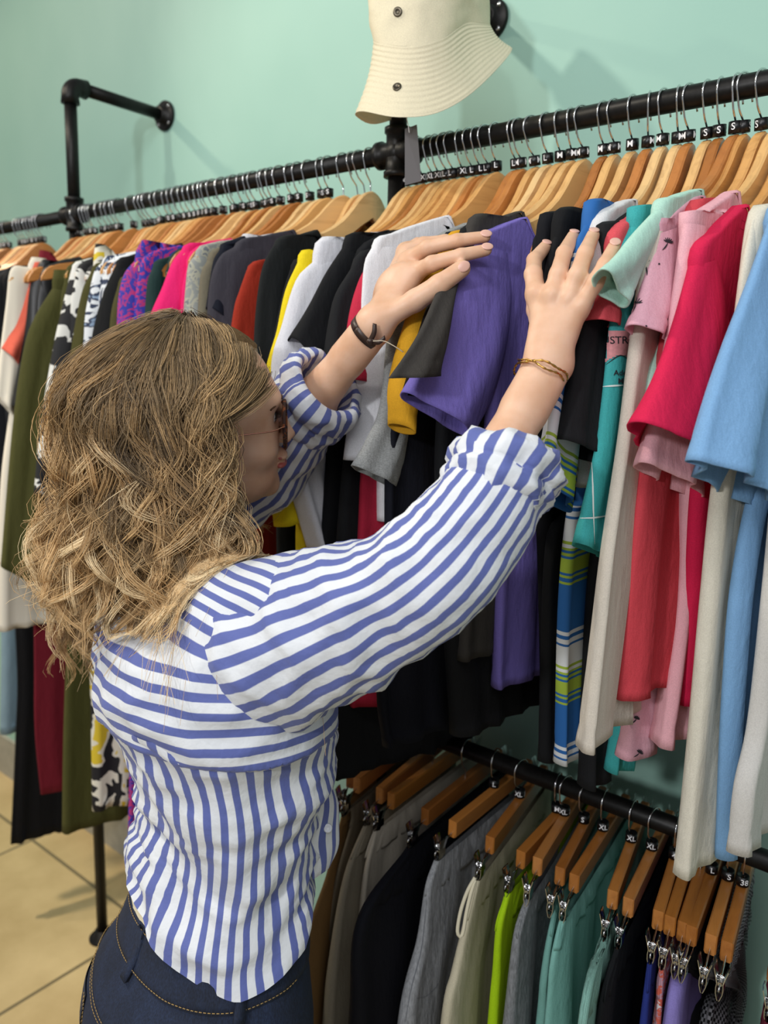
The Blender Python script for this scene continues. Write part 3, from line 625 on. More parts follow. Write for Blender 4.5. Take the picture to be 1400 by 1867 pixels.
HSIZE = [(1389, 'S'), (1357, 'S'), (1345, 'S'), (1314, 'S'), (1289, 'S'), (1257, 'M'), (1237, 'M'), (1211, 'M'), (1184, 'M'), (1154, 'M'), (1120, 'M'), (1100, 'M'), (1061, 'M'), (1041, 'M'), (1020, 'M'), (996, 'L'), (968, 'M'), (946, 'M'), (936, 'L'), (904, 'L'), (884, 'L'), (868, 'L'), (854, 'L'), (839, 'XL'), (823, 'L'), (811, 'XL'), (795, 'XL'), (784, 'XL'), (766, 'XXL'), (752, 'XXL'), (736, 'XXL')]
import re as _re
SPOT = {g['hook'][0]: (g['hook'][1], g['hook'][2]) for g in GAR.values()}
def spot(px):
    k = min(SPOT, key=lambda q: abs(q-px)); return radians(SPOT[k][0]), radians(SPOT[k][1])
OCC = set(SPOT)
# plain tops on the hangers nobody has pulled apart: one mesh, copied with its parts
def filler_parts():
    hg = Hang.__new__(Hang); hg.x = hg.y = hg.zn = 0.0; hg.yaw = hg.tilt = 0.0; hg.o = np.zeros(3); hg.d = np.array([0, -1., 0]); hg.n = np.array([1., 0, 0])
    w = lambda s: float(h_top(s))+0.0035
    near = [(.115, w(.115)), (.15, w(.15)), (.18, w(.18)), (.19, -.125), (.175, -.22), (.165, -.40), (.16, -.60)]
    far = [(-.08, w(.08)), (-.13, w(.13)), (-.18, w(.18)), (-.19, -.13), (-.175, -.25), (-.165, -.40), (-.165, -.60)]
    g, _ = strip_geo(hg, near, far, (.0085, .007, .007), fold=.004, seed=11, n=40, m=40, hem=.018, sheet=True)
    gs, _ = strip_geo(hg, [(.188, -.118), (.198, -.16), (.205, -.24)], [(.12, -.12), (.12, -.2), (.12, -.245)], (.008, .010, .012), seed=3, n=18, m=24)
    return [(n_, mesh_data(n_, np.concatenate(q.V), q.F, np.concatenate(q.U), mat=fab('#17181b'))) for n_, q in (('body', g), ('sleeve', gs))]
FILL = filler_parts()
def add_filler(px, col, label, group=None, name='t_shirt'):
    yaw, tilt = spot(px); p = hang_pose(rail_x(px), yaw, tilt)
    o = empty(name, p); o.rotation_euler = (tilt, 0, -yaw); tag(o, label, 't-shirt', group)
    for n_, me in FILL:
        c = link(bpy.data.objects.new(n_, me)); c.parent = o; c.material_slots[0].link = 'OBJECT'; c.material_slots[0].material = fab(col) if isinstance(col, str) else col
for px in (1418, 1446, 1518, 1560, 1600):
    add_hanger(rail_x(px), spot(px)[0], 'wooden hanger holding the '+{1418: 'plain pale pink', 1446: 'crimson pink', 1518: 'cream', 1560: 'sky blue', 1600: 'white'}[px]+' top by the right frame edge', None, 'hangers at the right frame edge', tilt=spot(px)[1])
WHO = {1389: 'first hook from the right frame edge', 1357: 'second hook from the right frame edge', 1345: 'third hook from the right frame edge', 1314: 'fourth hook from the right frame edge', 1289: 'fifth hook from the right frame edge',
 1257: 'first of the M rings after the S rings', 1237: 'second of the M rings after the S rings', 1211: 'third of the M rings after the S rings', 1184: 'fourth of the M rings after the S rings', 1154: 'fifth of the M rings after the S rings', 1120: 'just right of the wide gap in the row', 1100: 'at the left end of its run, beside the wide gap',
 1061: 'bare face showing, carrying the purple t-shirt', 1041: 'directly behind the one with the purple t-shirt', 1020: 'second behind the one with the purple t-shirt', 996: 'L ring alone between two M rings', 968: 'M ring left of the lone L ring', 946: 'hook almost touching the one on its left', 936: 'hook almost touching the one on its right',
 904: 'darker orange face showing beside the white t-shirt', 884: 'next left after the orange-faced hanger', 868: 'second left after the orange-faced hanger', 854: 'third left after the orange-faced hanger', 839: 'first XL ring left of the L rings', 823: 'L ring between two XL rings', 811: 'XL ring showing white letters beside an L ring', 795: 'tall XL ring in front of another XL', 784: 'XL ring half hidden by the next one', 766: 'XXL ring third from the middle post', 752: 'XXL ring second from the middle post', 736: 'hook next to the cross fitting of the middle post'}
for px, s in HSIZE:
    add_hanger(rail_x(px), spot(px)[0]+radians(0.3*random.uniform(-1.5, 1.5)), 'wooden hanger with %s ring, %s' % (s, WHO[px]), s, 'hangers right of the middle post', twist=radians(random.uniform(-14, 14)), tilt=spot(px)[1])
LEFT = {675: 'bare-faced wooden hanger without ring, first left of the middle post', 654: 'wooden hanger without ring, second left of the middle post', 641: 'wooden hanger without ring, third left of the middle post', 627: 'wooden hanger without ring, fourth left of the middle post, tip bare above rust cloth', 600: 'wooden hanger with black ring, fifth left of the middle post', 587: 'wooden hanger with white S on its ring, sixth left of the middle post', 564: 'wooden hanger with black ring, seventh left of the middle post'}
for px, lb in LEFT.items():
    add_hanger(rail_x(px), spot(px)[0]+radians(0.3*random.uniform(-1, 3)), lb, 'S' if px in (600, 587, 564) else None, 'hangers left of the middle post', twist=radians(random.uniform(-10, 10)), tilt=spot(px)[1])
for px in (545, 532, 512, 496, 487, 479, 464, 454, 443, 429, 418, 407, 391, 380, 375, 366, 355, 345, 336, 327, 316, 307, 295, 284, 271, 264, 257, 243):
    add_hanger(rail_x(px), spot(px)[0]+radians(0.3*random.uniform(-4, 5)), 'wooden hanger, '+ordinal(ROWL.index(px)+1)+' to the left of the middle post', 'S', 'hangers between the two posts', twist=radians(random.uniform(-14, 14)), tilt=spot(px)[1])
for px in (218, 211, 204, 196, 186, 171, 168, 163, 157, 143, 139):
    add_hanger(rail_x(px), spot(px)[0]+radians(0.3*random.uniform(-4, 5)), 'blurred wooden hanger, '+ordinal(len(ROWL)-ROWL.index(px))+' to the right of the left post', 'S', 'hangers between the two posts', twist=radians(random.uniform(-14, 14)), tilt=spot(px)[1])
for px in (77, 71, 64, 59, 54, 46, 41, 36, 14, 7, 2):
    add_hanger(rail_x(px), spot(px)[0]+radians(0.3*random.uniform(-2, 3)), 'blurred wooden hanger, '+ordinal(ROWF.index(px)+1)+' to the left of the left post', 'S', 'hangers left of the left post', twist=radians(random.uniform(-14, 14)), tilt=spot(px)[1])

def left_mat(px):
    """the cloth of the next garment to the left, so a row of look-alikes hangs together"""
    k = [g for g in GAR.values() if g['hook'][0] < px]; return max(k, key=lambda g: g['hook'][0])['mat'] if k else fab('#1b1d22')
FC = {
 1100: (BLK, 'black t-shirt in the wide gap beside the purple one'), 936: ('#8a8a8c', 'grey t-shirt right of the bright white one'), 854: (BLK, 'black t-shirt second right of the wide-sleeved black one'),
 839: (BLK2, 'black t-shirt directly right of the wide-sleeved black one'), 811: (BLK, 'black t-shirt tucked left of the wide-sleeved black one'), 784: ('#c9c9cf', 'off-white t-shirt tucked left of the white long-sleeved shirt'), 736: (BLK, 'black t-shirt beside the middle post, right side'),
 654: (BLK2, 'black t-shirt second left of the middle post'), 641: (BLK, 'black t-shirt third left of the middle post'), 587: ('#2c2a33', 'top directly left of the slate jacket'), 564: (BLK, 'black top second left of the slate jacket')}
for px, (c_, lb) in FC.items():
    if px not in OCC: add_filler(px, left_mat(px) if 675 > px else c_, lb)
TAKEN = OCC | {59, 36, 196, 336}
for px in ROWL[7:]:
    if px not in TAKEN: add_filler(px, left_mat(px), 'top on the '+ordinal(ROWL.index(px)+1)+' hanger left of the middle post', 'tops pressed into the tight row', 'top')
for px in ROWF:
    if px not in TAKEN: add_filler(px, left_mat(px), 'blurred top on the '+ordinal(ROWF.index(px)+1)+' hanger left of the left post', 'tops left of the left post', 'top')

# ---------------------------------------------------------------- lower rail: clip hangers and trousers
LN = 0.045
class LowHang(Hang):
    kink = False
    def __init__(h, x, yaw):
        h.x, h.y, h.zn, h.yaw, h.tilt = x, RAIL_Y, LOW_Z-LN, yaw, 0.0; h.o = np.array([x, RAIL_Y, 0.0])
        h.d = np.array([-sin(yaw), -cos(yaw), 0]); h.n = np.array([cos(yaw), -sin(yaw), 0])
def low_x(px): return on_y(px, 1373+0.359*(px-862), RAIL_Y)[0]
def bar_mesh():
    R = []; t, b = .0068, .0018
    for s, k in ((-.120, .8), (-.1185, 1), (.1185, 1), (.120, .8)):
        zt, zb = -.001, -.027
        R.append([(o_, s, z_) for o_, z_ in ((-t*k, zb+b), (-t*k, zt-b), (-t+b, zt), (t-b, zt), (t*k, zt-b), (t*k, zb+b), (t-b, zb), (-t+b, zb))])
    g = Geo(); g.rings(R, True, True); return mesh_data('wooden_bar', np.concatenate(g.V), g.F, smooth=False, mat=M_WOOD2)
def low_hook_mesh():
    P = [(0, 0, -0.004), (0, 0, 0.010), (0, -.004, 0.016)]; R0 = PR+0.0022; P.append((0, -.013, 0.026))
    for a in np.linspace(radians(200), radians(-25), 16): P.append((0, R0*1.05*cos(a), LN+R0*sin(a)))
    P.append((0, R0*1.15, LN-0.013))
    g = Geo(); tube(g, spline(P, 44), 0.0012, 8); return mesh_data('hook', np.concatenate(g.V), g.F, mat=M_CHROME)
def rod_mesh(sg):
    g = Geo()
    tube(g, spline([(0.0, -.100*sg, -.018), (0.0, -.118*sg, -.0195), (0, -.135*sg, -.024), (0, -.152*sg, -.0285), (0, -.162*sg, -.031), (0, -.164*sg, -.034)], 14), .0011, 8)
    return mesh_data('clip_rod', np.concatenate(g.V), g.F, mat=M_CHROME)
def clip_mesh():
    g = Geo()
    for sg in (1, -1):                         # two sprung jaws, bent steel with a ribbed middle
        prof = [(.0070, .018), (.0066, .0165), (.0040, .006), (.0028, .0), (.0034, -.006), (.0030, -.012), (.0012, -.018), (.0003, -.020)]
        R = []
        for x_, z_ in prof:
            w = .0085 if z_ > .004 else .0075+.002*max(0, -z_/.02)
            R.append([(sg*x_, -w, z_), (sg*x_, -w*.4, z_+.0006), (sg*(x_+.0007), 0, z_), (sg*x_, w*.4, z_+.0006), (sg*x_, w, z_), (sg*(x_+.0009), w, z_), (sg*(x_+.0017), 0, z_), (sg*(x_+.0009), -w, z_)])
        g.rings(R, True, True)
    tube(g, [(0, y, 0) for y in np.linspace(-.0085, .0085, 4)], .0024, 10)
    t = np.linspace(0, 8*pi, 60); tube(g, np.stack([.0032*np.cos(t), np.linspace(-.005, .005, 60), .0032*np.sin(t)], 1), .0006, 5)
    return mesh_data('clip', np.concatenate(g.V), g.F, mat=M_CHROME, smooth=False)
CB, CHK, CRD, CCL = bar_mesh(), low_hook_mesh(), (rod_mesh(1), rod_mesh(-1)), clip_mesh()
def add_clip_hanger(x, yaw, label, size=None, group=None, twist=0.0):
    o = empty('clip_hanger', (x, RAIL_Y, LOW_Z-LN), -yaw); tag(o, label, 'hanger', group)
    for n, me in [('wooden_bar', CB), ('hook', CHK), ('clip_rod', CRD[0]), ('clip_rod', CRD[1])]:
        c = link(bpy.data.objects.new(n, me)); c.parent = o
        if n == 'hook': c.rotation_euler = (0, 0, yaw+twist)
    for sg in (1, -1):
        c = link(bpy.data.objects.new('clip', CCL)); c.parent = o; c.location = (0, -.150*sg, -.029); c.rotation_euler = (0, 0, 0)
    if size:
        c = link(bpy.data.objects.new('size_marker', MK)); c.parent = o; c.rotation_euler = (0, 0, yaw+0.5+twist)
        l = link(bpy.data.objects.new('size_letter', letter_mesh(size))); l.parent = c
    return o
def trousers(name, label, cat, hk, yaw, size, hlabel, col, edge, mat=None, th=(.003, .007, .010, .012), fold=.010, waist=True, zb=None, fl=.09, hem=0.0, wide=1.0, seedx=0, wh=.032):
    x = low_x(hk); hg = LowHang(x, radians(yaw)); add_clip_hanger(x, radians(yaw), hlabel, size, 'clip hangers on the lower rail', twist=radians((hk*7) % 23-11))
    seed = sum(ord(c)*(i+1) for i, c in enumerate(label)) % 9973+seedx; mat = mat or fab(col)
    zt = hg.zn-.044; near = [hg.px(*p) for p in edge]
    near = [(min(.162, max(near[0][0], .138)), zt)]+[q for q in near if q[1] < zt-.012]
    s1, z1 = near[-1]; zb = zb if zb is not None else 0.10
    if zb < z1-.05: near += [(s1+.012, (z1+zb)/2), (s1+.015, zb)]
    far = [(-.157, zt), (-.165, zt-.10), (-.18*wide, (zt+near[-1][1])/2), (-.185*wide, near[-1][1])]
    root = empty(name, (x, RAIL_Y, zt)); tag(root, label, cat)
    g, sf = strip_geo(hg, near, far, th, fold=fold, fl=fl, seed=seed, n=60, m=60, inner=3, hem=hem, sheet=True, grow=.6)
    g.obj('legs' if cat == 'trousers' else 'body', mat, root)
    if waist:
        nw, fw = spline(near, 60), spline(far, 60)
        idx = [i for i in range(60) if nw[0][1]-nw[i][1] <= wh] or [0]
        k = max(3, len(idx)); a = nw[:k+1]+np.array([.0015, 0]); b = fw[:k+1]-np.array([.0015, 0])
        gw, _ = strip_geo(hg, a, b, (.0045, .0075, .0075), fold=.0016, fl=.016, seed=seed+1, n=8, m=90, inner=2, e=.9, grow=.3)
        gw.obj('waistband', mat, root)
    return root, hg, sf, mat
HEATH = fab('#8d8f92', heather=-.25, wrinkle=.5)
trousers('trousers', 'tan trousers nearest the shopper on the lower rail', 'trousers', 690, -17, None, 'clip hanger farthest left, in shadow above the tan trousers', '#8a6a41', [(625, 1490), (600, 1600), (570, 1700), (548, 1867)])
trousers('trousers', 'brown grey trousers right of the tan ones', 'trousers', 720, -8, None, 'clip hanger second from the left, dark in shadow', '#7e7463', [(640, 1500), (612, 1600), (590, 1720), (572, 1867)])
trousers('trousers', 'stone coloured trousers with an elastic waist', 'trousers', 760, -8, None, 'clip hanger third from the left, dark in shadow', '#9a917f', [(655, 1505), (632, 1600), (610, 1740), (598, 1867)])
trousers('shorts', 'cream shorts glimpsed between the stone and black trousers', 'shorts', 790, -3, None, 'clip hanger fourth from the left', '#c9bfae', [(672, 1500), (660, 1600)], zb=CH-.95)
trousers('trousers', 'wide black trousers in the middle of the lower rail', 'trousers', 850, -3, None, 'clip hanger above the wide black trousers', '#0a0b14', [(690, 1530), (666, 1570), (652, 1680), (640, 1867)], th=(.004, .012, .02, .02), fl=.12)
Gs = trousers('trousers', 'light grey marl sweatpants with a curved pocket seam', 'trousers', 903, -1, 'L', 'clip hanger with a black ring above the grey marl sweatpants', '#8d8f92', [(795, 1545), (778, 1620), (765, 1720), (735, 1867)], mat=HEATH, th=(.004, .012, .02, .02))
Gk = trousers('skirt', 'cream skirt with a looped tie string', 'skirt', 950, -9, 'XL', 'clip hanger with an X on its ring above the cream skirt', '#bdb59c', [(866, 1590), (850, 1680), (828, 1780), (812, 1867)], th=(.004, .012, .02, .03), fold=.016)
trousers('trousers', 'neon lime jogging trousers', 'trousers', 1018, -3, 'M', 'clip hanger above the neon lime trousers', '#9fc40e', [(925, 1605), (906, 1690), (898, 1780), (890, 1867)], th=(.004, .010, .014, .014))
trousers('trousers', 'grey marl sweatpants between the lime and mint ones', 'trousers', 1032, -9, 'XL', 'clip hanger with XL on its ring above the second grey marl sweatpants', '#7f8184', [(962, 1640), (945, 1700), (938, 1780), (932, 1867)], mat=fab('#7d7f82', heather=-.3, wrinkle=.5), th=(.004, .010, .014, .014))
trousers('trousers', 'mint trousers beside the second grey marl pair', 'trousers', 1068, -10, 'S', 'clip hanger with S on its ring above the left mint trousers', '#76aaa0', [(1012, 1660), (1000, 1730), (992, 1800), (988, 1867)], fold=.012)
trousers('trousers', 'mint trousers, middle pair of the three mint ones', 'trousers', 1103, -6, 'XL', 'clip hanger with XL on its ring above the middle mint trousers', '#7fb5ab', [(1024, 1675), (1010, 1760), (1003, 1867)], fold=.014, th=(.004, .010, .014, .014))
trousers('trousers', 'ribbed mint trousers left of the black ones', 'trousers', 1155, -11, 'XL', 'clip hanger with a tilted XL ring above the ribbed mint trousers', '#86b3a6', [(1098, 1715), (1072, 1780), (1057, 1867)], mat=fab('#86b3a6', rib=120.0))
trousers('trousers', 'black trousers right of the ribbed mint ones', 'trousers', 1193, -7, 'XL', 'clip hanger with a clear XL ring above the black trousers', '#131518', [(1122, 1695), (1106, 1780), (1093, 1867)])
trousers('trousers', 'royal blue trousers with a teal waist edge', 'trousers', 1235, -10, '42', 'clip hanger with 42 on its ring above the royal blue trousers', '#26347e', [(1172, 1735), (1152, 1790), (1145, 1867)], fold=.006)
trousers('skirt', 'coral and pink patterned skirt bunched in its clips', 'skirt', 1258, -9, None, 'clip hanger half hidden behind the long cream top, left one', '#c9604e', [(1200, 1770), (1175, 1820), (1163, 1867)], mat=blotch_mat('coral_tie_dye', '#b98d9a', '#cc5f4c', 30, .47, '#d7cfd2', zs=3))
trousers('trousers', 'lavender trousers with a wide waistband', 'trousers', 1283, -8, None, 'clip hanger half hidden behind the long cream top, right one', '#8478b8', [(1245, 1775), (1220, 1830), (1203, 1867)], th=(.004, .012, .016, .016))
trousers('trousers', 'plain black trousers between lavender and houndstooth', 'trousers', 1303, -6, 'L', 'clip hanger with L on its ring right of the long cream top', '#0e0f14', [(1280, 1800), (1262, 1867)])
trousers('trousers', 'black and white houndstooth trousers gathered at the clip', 'trousers', 1333, -7, 'S', 'clip hanger with S on its ring right of the long cream top', '#888888', [(1315, 1800), (1295, 1867)], mat=check_mat())
trousers('trousers', 'dark houndstooth trousers at the right end', 'trousers', 1360, -7, '38', 'clip hanger with 38 on its ring above the dark houndstooth trousers', '#333333', [(1345, 1810), (1338, 1867)], mat=check_mat())
trousers('trousers', 'dark red trousers at the right frame edge', 'trousers', 1440, -7, None, 'clip hanger beyond the right frame edge', '#6d2335', [(1400, 1800), (1385, 1867)])

# ---------------------------------------------------------------- the shopper
# --- implicit surfaces turned into one mesh by surface nets
def smin(a, b, k):
    h = np.clip(0.5+0.5*(b-a)/k, 0, 1); return b*(1-h)+a*h-k*h*(1-h)
def sd_cap(P, a, b, ra, rb):
    a = np.asarray(a, np.float32); b = np.asarray(b, np.float32); d = b-a; h = np.clip(((P-a)@d)/max(float(d@d), 1e-12), 0, 1)
    return np.sqrt(((P-a-h[..., None]*d)**2).sum(-1))-(ra+(rb-ra)*h)
def sd_ell(P, c, r, R=None):
    q = P-np.asarray(c, np.float32)
    if R is not None: q = q@np.asarray(R, np.float32)
    r = np.asarray(r, np.float32); k0 = np.sqrt(((q/r)**2).sum(-1)); k1 = np.sqrt(((q/(r*r))**2).sum(-1)); return k0*(k0-1)/np.maximum(k1, 1e-9)
def surface_net(fn, lo, hi, h):
    lo = np.asarray(lo, float); n = np.ceil((np.asarray(hi)-lo)/h).astype(int)+1
    ax = [np.float32(lo[i])+np.float32(h)*np.arange(n[i], dtype=np.float32) for i in range(3)]
    D = np.empty(n, np.float32)
    for i in range(0, n[0], 24):
        X = np.stack(np.meshgrid(ax[0][i:i+24], ax[1], ax[2], indexing='ij'), -1); D[i:i+24] = fn(X)
    S = D < 0; c = n-1
    idx8 = [(i, j, k) for i in (0, 1) for j in (0, 1) for k in (0, 1)]
    sl = lambda A, o: A[o[0]:o[0]+c[0], o[1]:o[1]+c[1], o[2]:o[2]+c[2]]
    cnt = sum(sl(S, o).astype(np.int8) for o in idx8); act = (cnt > 0) & (cnt < 8)
    ids = -np.ones(tuple(c), np.int64); I = np.argwhere(act); ids[act] = np.arange(len(I))
    acc = np.zeros((len(I), 3)); num = np.zeros(len(I))
    for a in idx8:
        for ax_ in range(3):
            if a[ax_]: continue
            b = list(a); b[ax_] = 1
            da = D[I[:, 0]+a[0], I[:, 1]+a[1], I[:, 2]+a[2]]; db = D[I[:, 0]+b[0], I[:, 1]+b[1], I[:, 2]+b[2]]
            m = (da < 0) != (db < 0); t = np.where(m, da/np.where(m, da-db, 1), 0)
            p = np.array(a, float)[None].repeat(len(I), 0); p[:, ax_] = t; acc[m] += p[m]; num[m] += 1
    V = lo+(I+acc/num[:, None])*h; F = []
    for ax_ in range(3):
        o1, o2 = [k for k in range(3) if k != ax_]
        A = S; B = np.roll(S, -1, ax_); E = np.argwhere(A != B)
        E = E[(E[:, ax_] < n[ax_]-1) & (E[:, o1] > 0) & (E[:, o2] > 0) & (E[:, o1] < c[o1]) & (E[:, o2] < c[o2])]
        def g(d1, d2):
            q = E.copy(); q[:, o1] -= d1; q[:, o2] -= d2; return ids[q[:, 0], q[:, 1], q[:, 2]]
        q = np.stack([g(1, 1), g(0, 1), g(0, 0), g(1, 0)], 1); ins = A[E[:, 0], E[:, 1], E[:, 2]]
        if ax_ == 1: ins = ~ins
        q = q[(q >= 0).all(1)] if (q < 0).any() else q
        q = np.where(ins[:len(q), None], q, q[:, ::-1]); F.append(q)
    return V, np.concatenate(F)

def skin_mat(name='skin', c1='#d8a988', c2='#e6bda0', sss=0.15):
    m, nt, b = new_mat(name); b.inputs['Roughness'].default_value = 0.46; b.inputs['Specular IOR Level'].default_value = 0.4
    b.inputs['Subsurface Weight'].default_value = sss; b.inputs['Subsurface Radius'].default_value = (1.0, 0.35, 0.18); b.inputs['Subsurface Scale'].default_value = 0.006
    n = node(nt, 'ShaderNodeTexNoise', i_Scale=38.0, i_Detail=4.0); nt.links.new(coords(nt), n.inputs['Vector'])
    r = ramp(nt, n.outputs[0], [(0.3, srgb(c1)), (0.7, srgb(c2))]); nt.links.new(r.outputs[0], b.inputs['Base Color'])
    n2 = node(nt, 'ShaderNodeTexNoise', i_Scale=520.0, i_Detail=3.0); nt.links.new(coords(nt), n2.inputs['Vector']); bump(nt, b, n2.outputs[0], 0.10, 0.0006); return m
M_SKIN = skin_mat()
M_NAIL = plain('fingernail', '#e3b3a2', 0.25)

# --- joints in metres (x right along the rack, y towards the wall, z up)
def vec(*a): return np.array(a, float)
TH = radians(12); BR = vec(cos(TH), -sin(TH), 0); BF = vec(sin(TH), cos(TH), 0); UZ = vec(0, 0, 1)
R_SH = at_depth(452, 1150, .84); L_SH = R_SH-BR*.325+UZ*.025
MID = (R_SH+L_SH)/2
R_EL = at_depth(792, 1046, .722); R_WR = at_depth(997, 672, .785)
L_EL = at_depth(480, 846, 1.10); L_WR = at_depth(676, 602, .925)
HC = at_depth(370, 765, .93)                      # head centre, between the ears
HTH = radians(27); HP = radians(7); HRO = radians(15)
HR = vec(cos(HTH), -sin(HTH), 0); HF = vec(sin(HTH)*cos(HP), cos(HTH)*cos(HP), sin(HP)); HU = np.cross(HR, HF)
HR, HU = HR*cos(HRO)-HU*sin(HRO), HU*cos(HRO)+HR*sin(HRO)
HM = np.stack([HR, HF, HU], 1)                    # head axes as columns
def hw(p): return HC+HM@np.asarray(p, float)
person = empty('person', (MID[0], MID[1], 0))
tag(person, 'person in striped shirt, glasses and jeans, reaching both hands into the hanging clothes', 'person')

PELV = at_depth(386, 1730, .976); WST = at_depth(424, 1450, .945); HIPC = at_depth(354, 1980, 1.0)
def f_head(P):
    q = (P-HC.astype(np.float32))@HM.astype(np.float32)
    m = q.copy(); m[..., 0] = np.abs(m[..., 0])
    d = sd_ell(q, (0, -.010, .034), (.074, .093, .080))
    d = smin(d, sd_ell(q, (0, .034, -.022), (.057, .056, .082)), .03)
    d = smin(d, sd_ell(q, (0, .040, -.078), (.043, .044, .034)), .022)
    d = smin(d, sd_ell(q, (0, .077, -.096), (.017, .013, .014)), .016)
    d = smin(d, sd_ell(m, (.022, .073, .027), (.026, .015, .010)), .014)
    d = smin(d, sd_ell(m, (.038, .056, -.030), (.020, .020, .020)), .018)
    eye = sd_ell(m, (.031, .094, .004), (.017, .017, .012)); d = -smin(-d, eye, .008)
    d = smin(d, sd_cap(q, (0, .088, .014), (0, .106, -.026), .0065, .0080), .009)
    d = smin(d, sd_ell(q, (0, .105, -.030), (.010, .009, .008)), .006)
    d = smin(d, sd_ell(m, (.010, .097, -.033), (.0075, .009, .0065)), .005)
    d = smin(d, sd_ell(q, (0, .091, -.0555), (.022, .0105, .0058)), .004)
    d = smin(d, sd_ell(q, (0, .090, -.0665), (.019, .0105, .0066)), .004)
    d = -smin(-d, sd_ell(q, (0, .103, -.0610), (.024, .006, .0012)), .003)
    d = smin(d, sd_ell(m, (.0775, -.008, -.004), (.007, .016, .029)), .006)
    d = smin(d, sd_ell(m, (.074, -.002, -.028), (.006, .010, .010)), .005)
    nb = MID+UZ*.035; d = smin(d, sd_cap(P, hw((0, -.020, -.060)), nb, .050, .056), .03)
    return d
def f_body(P):
    d = sd_ell(P, MID-UZ*.10+BR*.040, (.108, .080, .14), np.stack([BR, BF, UZ], 1))
    d = smin(d, sd_cap(P, R_SH-UZ*.005, L_SH, .042, .042), .05)
    nb = MID+UZ*.035; d = smin(d, sd_cap(P, nb, MID-UZ*.02, .056, .075), .04)
    pel = PELV
    d = smin(d, sd_cap(P, MID*.5+WST*.5-UZ*.02, WST, .074, .068), .05); d = smin(d, sd_cap(P, WST, pel+UZ*.05, .068, .078), .04); d = smin(d, sd_ell(P, pel, (.118, .082, .10), np.stack([BR, BF, UZ], 1)), .05)
    for s in (1, -1):
        hip = pel+BR*.062*s-UZ*.05; h0 = HIPC+BR*.068*s; kn = vec(h0[0]+.01*s, h0[1]+.01, .42); an = vec(h0[0]+.012*s, h0[1], .07)
        d = smin(d, sd_cap(P, hip, kn, .070, .050), .02); d = smin(d, sd_cap(P, kn, an, .048, .034), .02)
        d = smin(d, sd_cap(P, an, an+BF*.09-UZ*.035, .034, .022), .015)
    for a, b, c in ((R_SH, R_EL, R_WR), (L_SH, L_EL, L_WR)):
        d = smin(d, sd_cap(P, a, b, .046, .033), .03); d = smin(d, sd_cap(P, b, b+(c-b)*.3, .033, .030), .02)
    return d

def arm_hand(elbow, wrist, fingers, thumb, rad, flat):
    """fingers: list of (knuckle, mid, end, tip) with radii; returns the field and its bounds"""
    ux = (wrist-elbow); ux = ux/np.linalg.norm(ux)
    nrm = flat/np.linalg.norm(flat); side = np.cross(ux, nrm); side /= np.linalg.norm(side); nn = np.cross(side, ux)
    R = np.stack([side, ux, nn], 1)
    allp = [elbow, wrist]+[p for f in fingers+[thumb] if f for p in f[0]]
    def fn(P):
        e0 = elbow+(wrist-elbow)*.12
        d = sd_cap(P, e0, elbow+(wrist-elbow)*.45, rad[0], rad[1])
        d = smin(d, sd_cap(P, elbow+(wrist-elbow)*.40, wrist-ux*.02, rad[1]*.98, rad[2]), .02)
        for s in (1, -1):
            d = smin(d, sd_cap(P, wrist-ux*.05+side*.005*s, wrist+ux*.004+side*.0075*s, rad[2]*.86, rad[2]*.80), .012)
        pl = None
        for pts, rr in fingers:
            k = pts[0]; c = sd_cap(P, wrist+ux*.008+(k-wrist)*.12, k-nn*.002, .0125, .0100); pl = c if pl is None else smin(pl, c, .011)
        pc = sum(p[0][0] for p in fingers)/len(fingers)
        pl = smin(pl, sd_ell(P, (wrist*.45+pc*.55)-nn*.004, (.022, .038, .012), R), .012)
        if thumb: pl = smin(pl, sd_cap(P, wrist+ux*.012, thumb[0][1], .0140, .0118), .014)
        d = smin(d, pl, .016); fz = None
        for pts, rr in fingers:
            c = smin(sd_cap(P, pts[0]-nn*.001, pts[1], rr[0]*1.08, rr[1]), sd_cap(P, pts[1], pts[2], rr[1]*1.03, rr[2]), .004)
            c = smin(c, sd_cap(P, pts[2], pts[3], rr[2], rr[3]), .003)
            c = smin(c, sd_ell(P, pts[0]+nn*.0055, (.0065,)*3), .007)
            fz = c if fz is None else smin(fz, c, .0022)
        d = smin(d, fz, .006)
        if thumb:
            pts, rr = thumb; c = smin(sd_cap(P, pts[1], pts[2], rr[1], rr[2]), sd_cap(P, pts[2], pts[3], rr[2], rr[3]), .004); d = smin(d, c, .005)
        return d
    A = np.array(allp); return fn, A.min(0)-.045, A.max(0)+.045
def jt(*p): return [at_depth(*q) for q in p]
FR_ = (.0098, .0088, .0080, .0068)
RH = [(jt((978, 536, .800), (972, 500, .812), (974, 474, .838), (994, 450, .862)), FR_),
      (jt((1006, 540, .786), (1018, 500, .788), (1028, 462, .806), (1045, 431, .842)), FR_),
      (jt((1036, 546, .780), (1053, 502, .775), (1067, 462, .786), (1081, 429, .812)), FR_),
      (jt((1056, 562, .776), (1084, 516, .770), (1103, 482, .772), (1119, 450, .785)), (.0090, .0082, .0074, .0062))]
RT_ = (jt((990, 640, .80), (988, 600, .830), (978, 565, .858), (972, 535, .872)), (.015, .012, .0105, .009))
LH = [(jt((758, 496, .930), (787, 481, .905), (840, 466, .898), (886, 456, .901)), FR_),
      (jt((745, 474, .945), (778, 452, .925), (834, 439, .912), (884, 432, .912)), FR_),
      (jt((742, 462, .965), (772, 446, .965), (812, 440, .962), (842, 442, .955)), FR_),
      (jt((738, 458, .985), (762, 446, .992), (790, 444, .995), (812, 448, .99)), (.0088, .0080, .0072, .0062))]
LT_ = (jt((705, 580, .92), (757, 548, .902), (800, 520, .890), (842, 490, .890)), (.016, .0128, .0116, .0098))
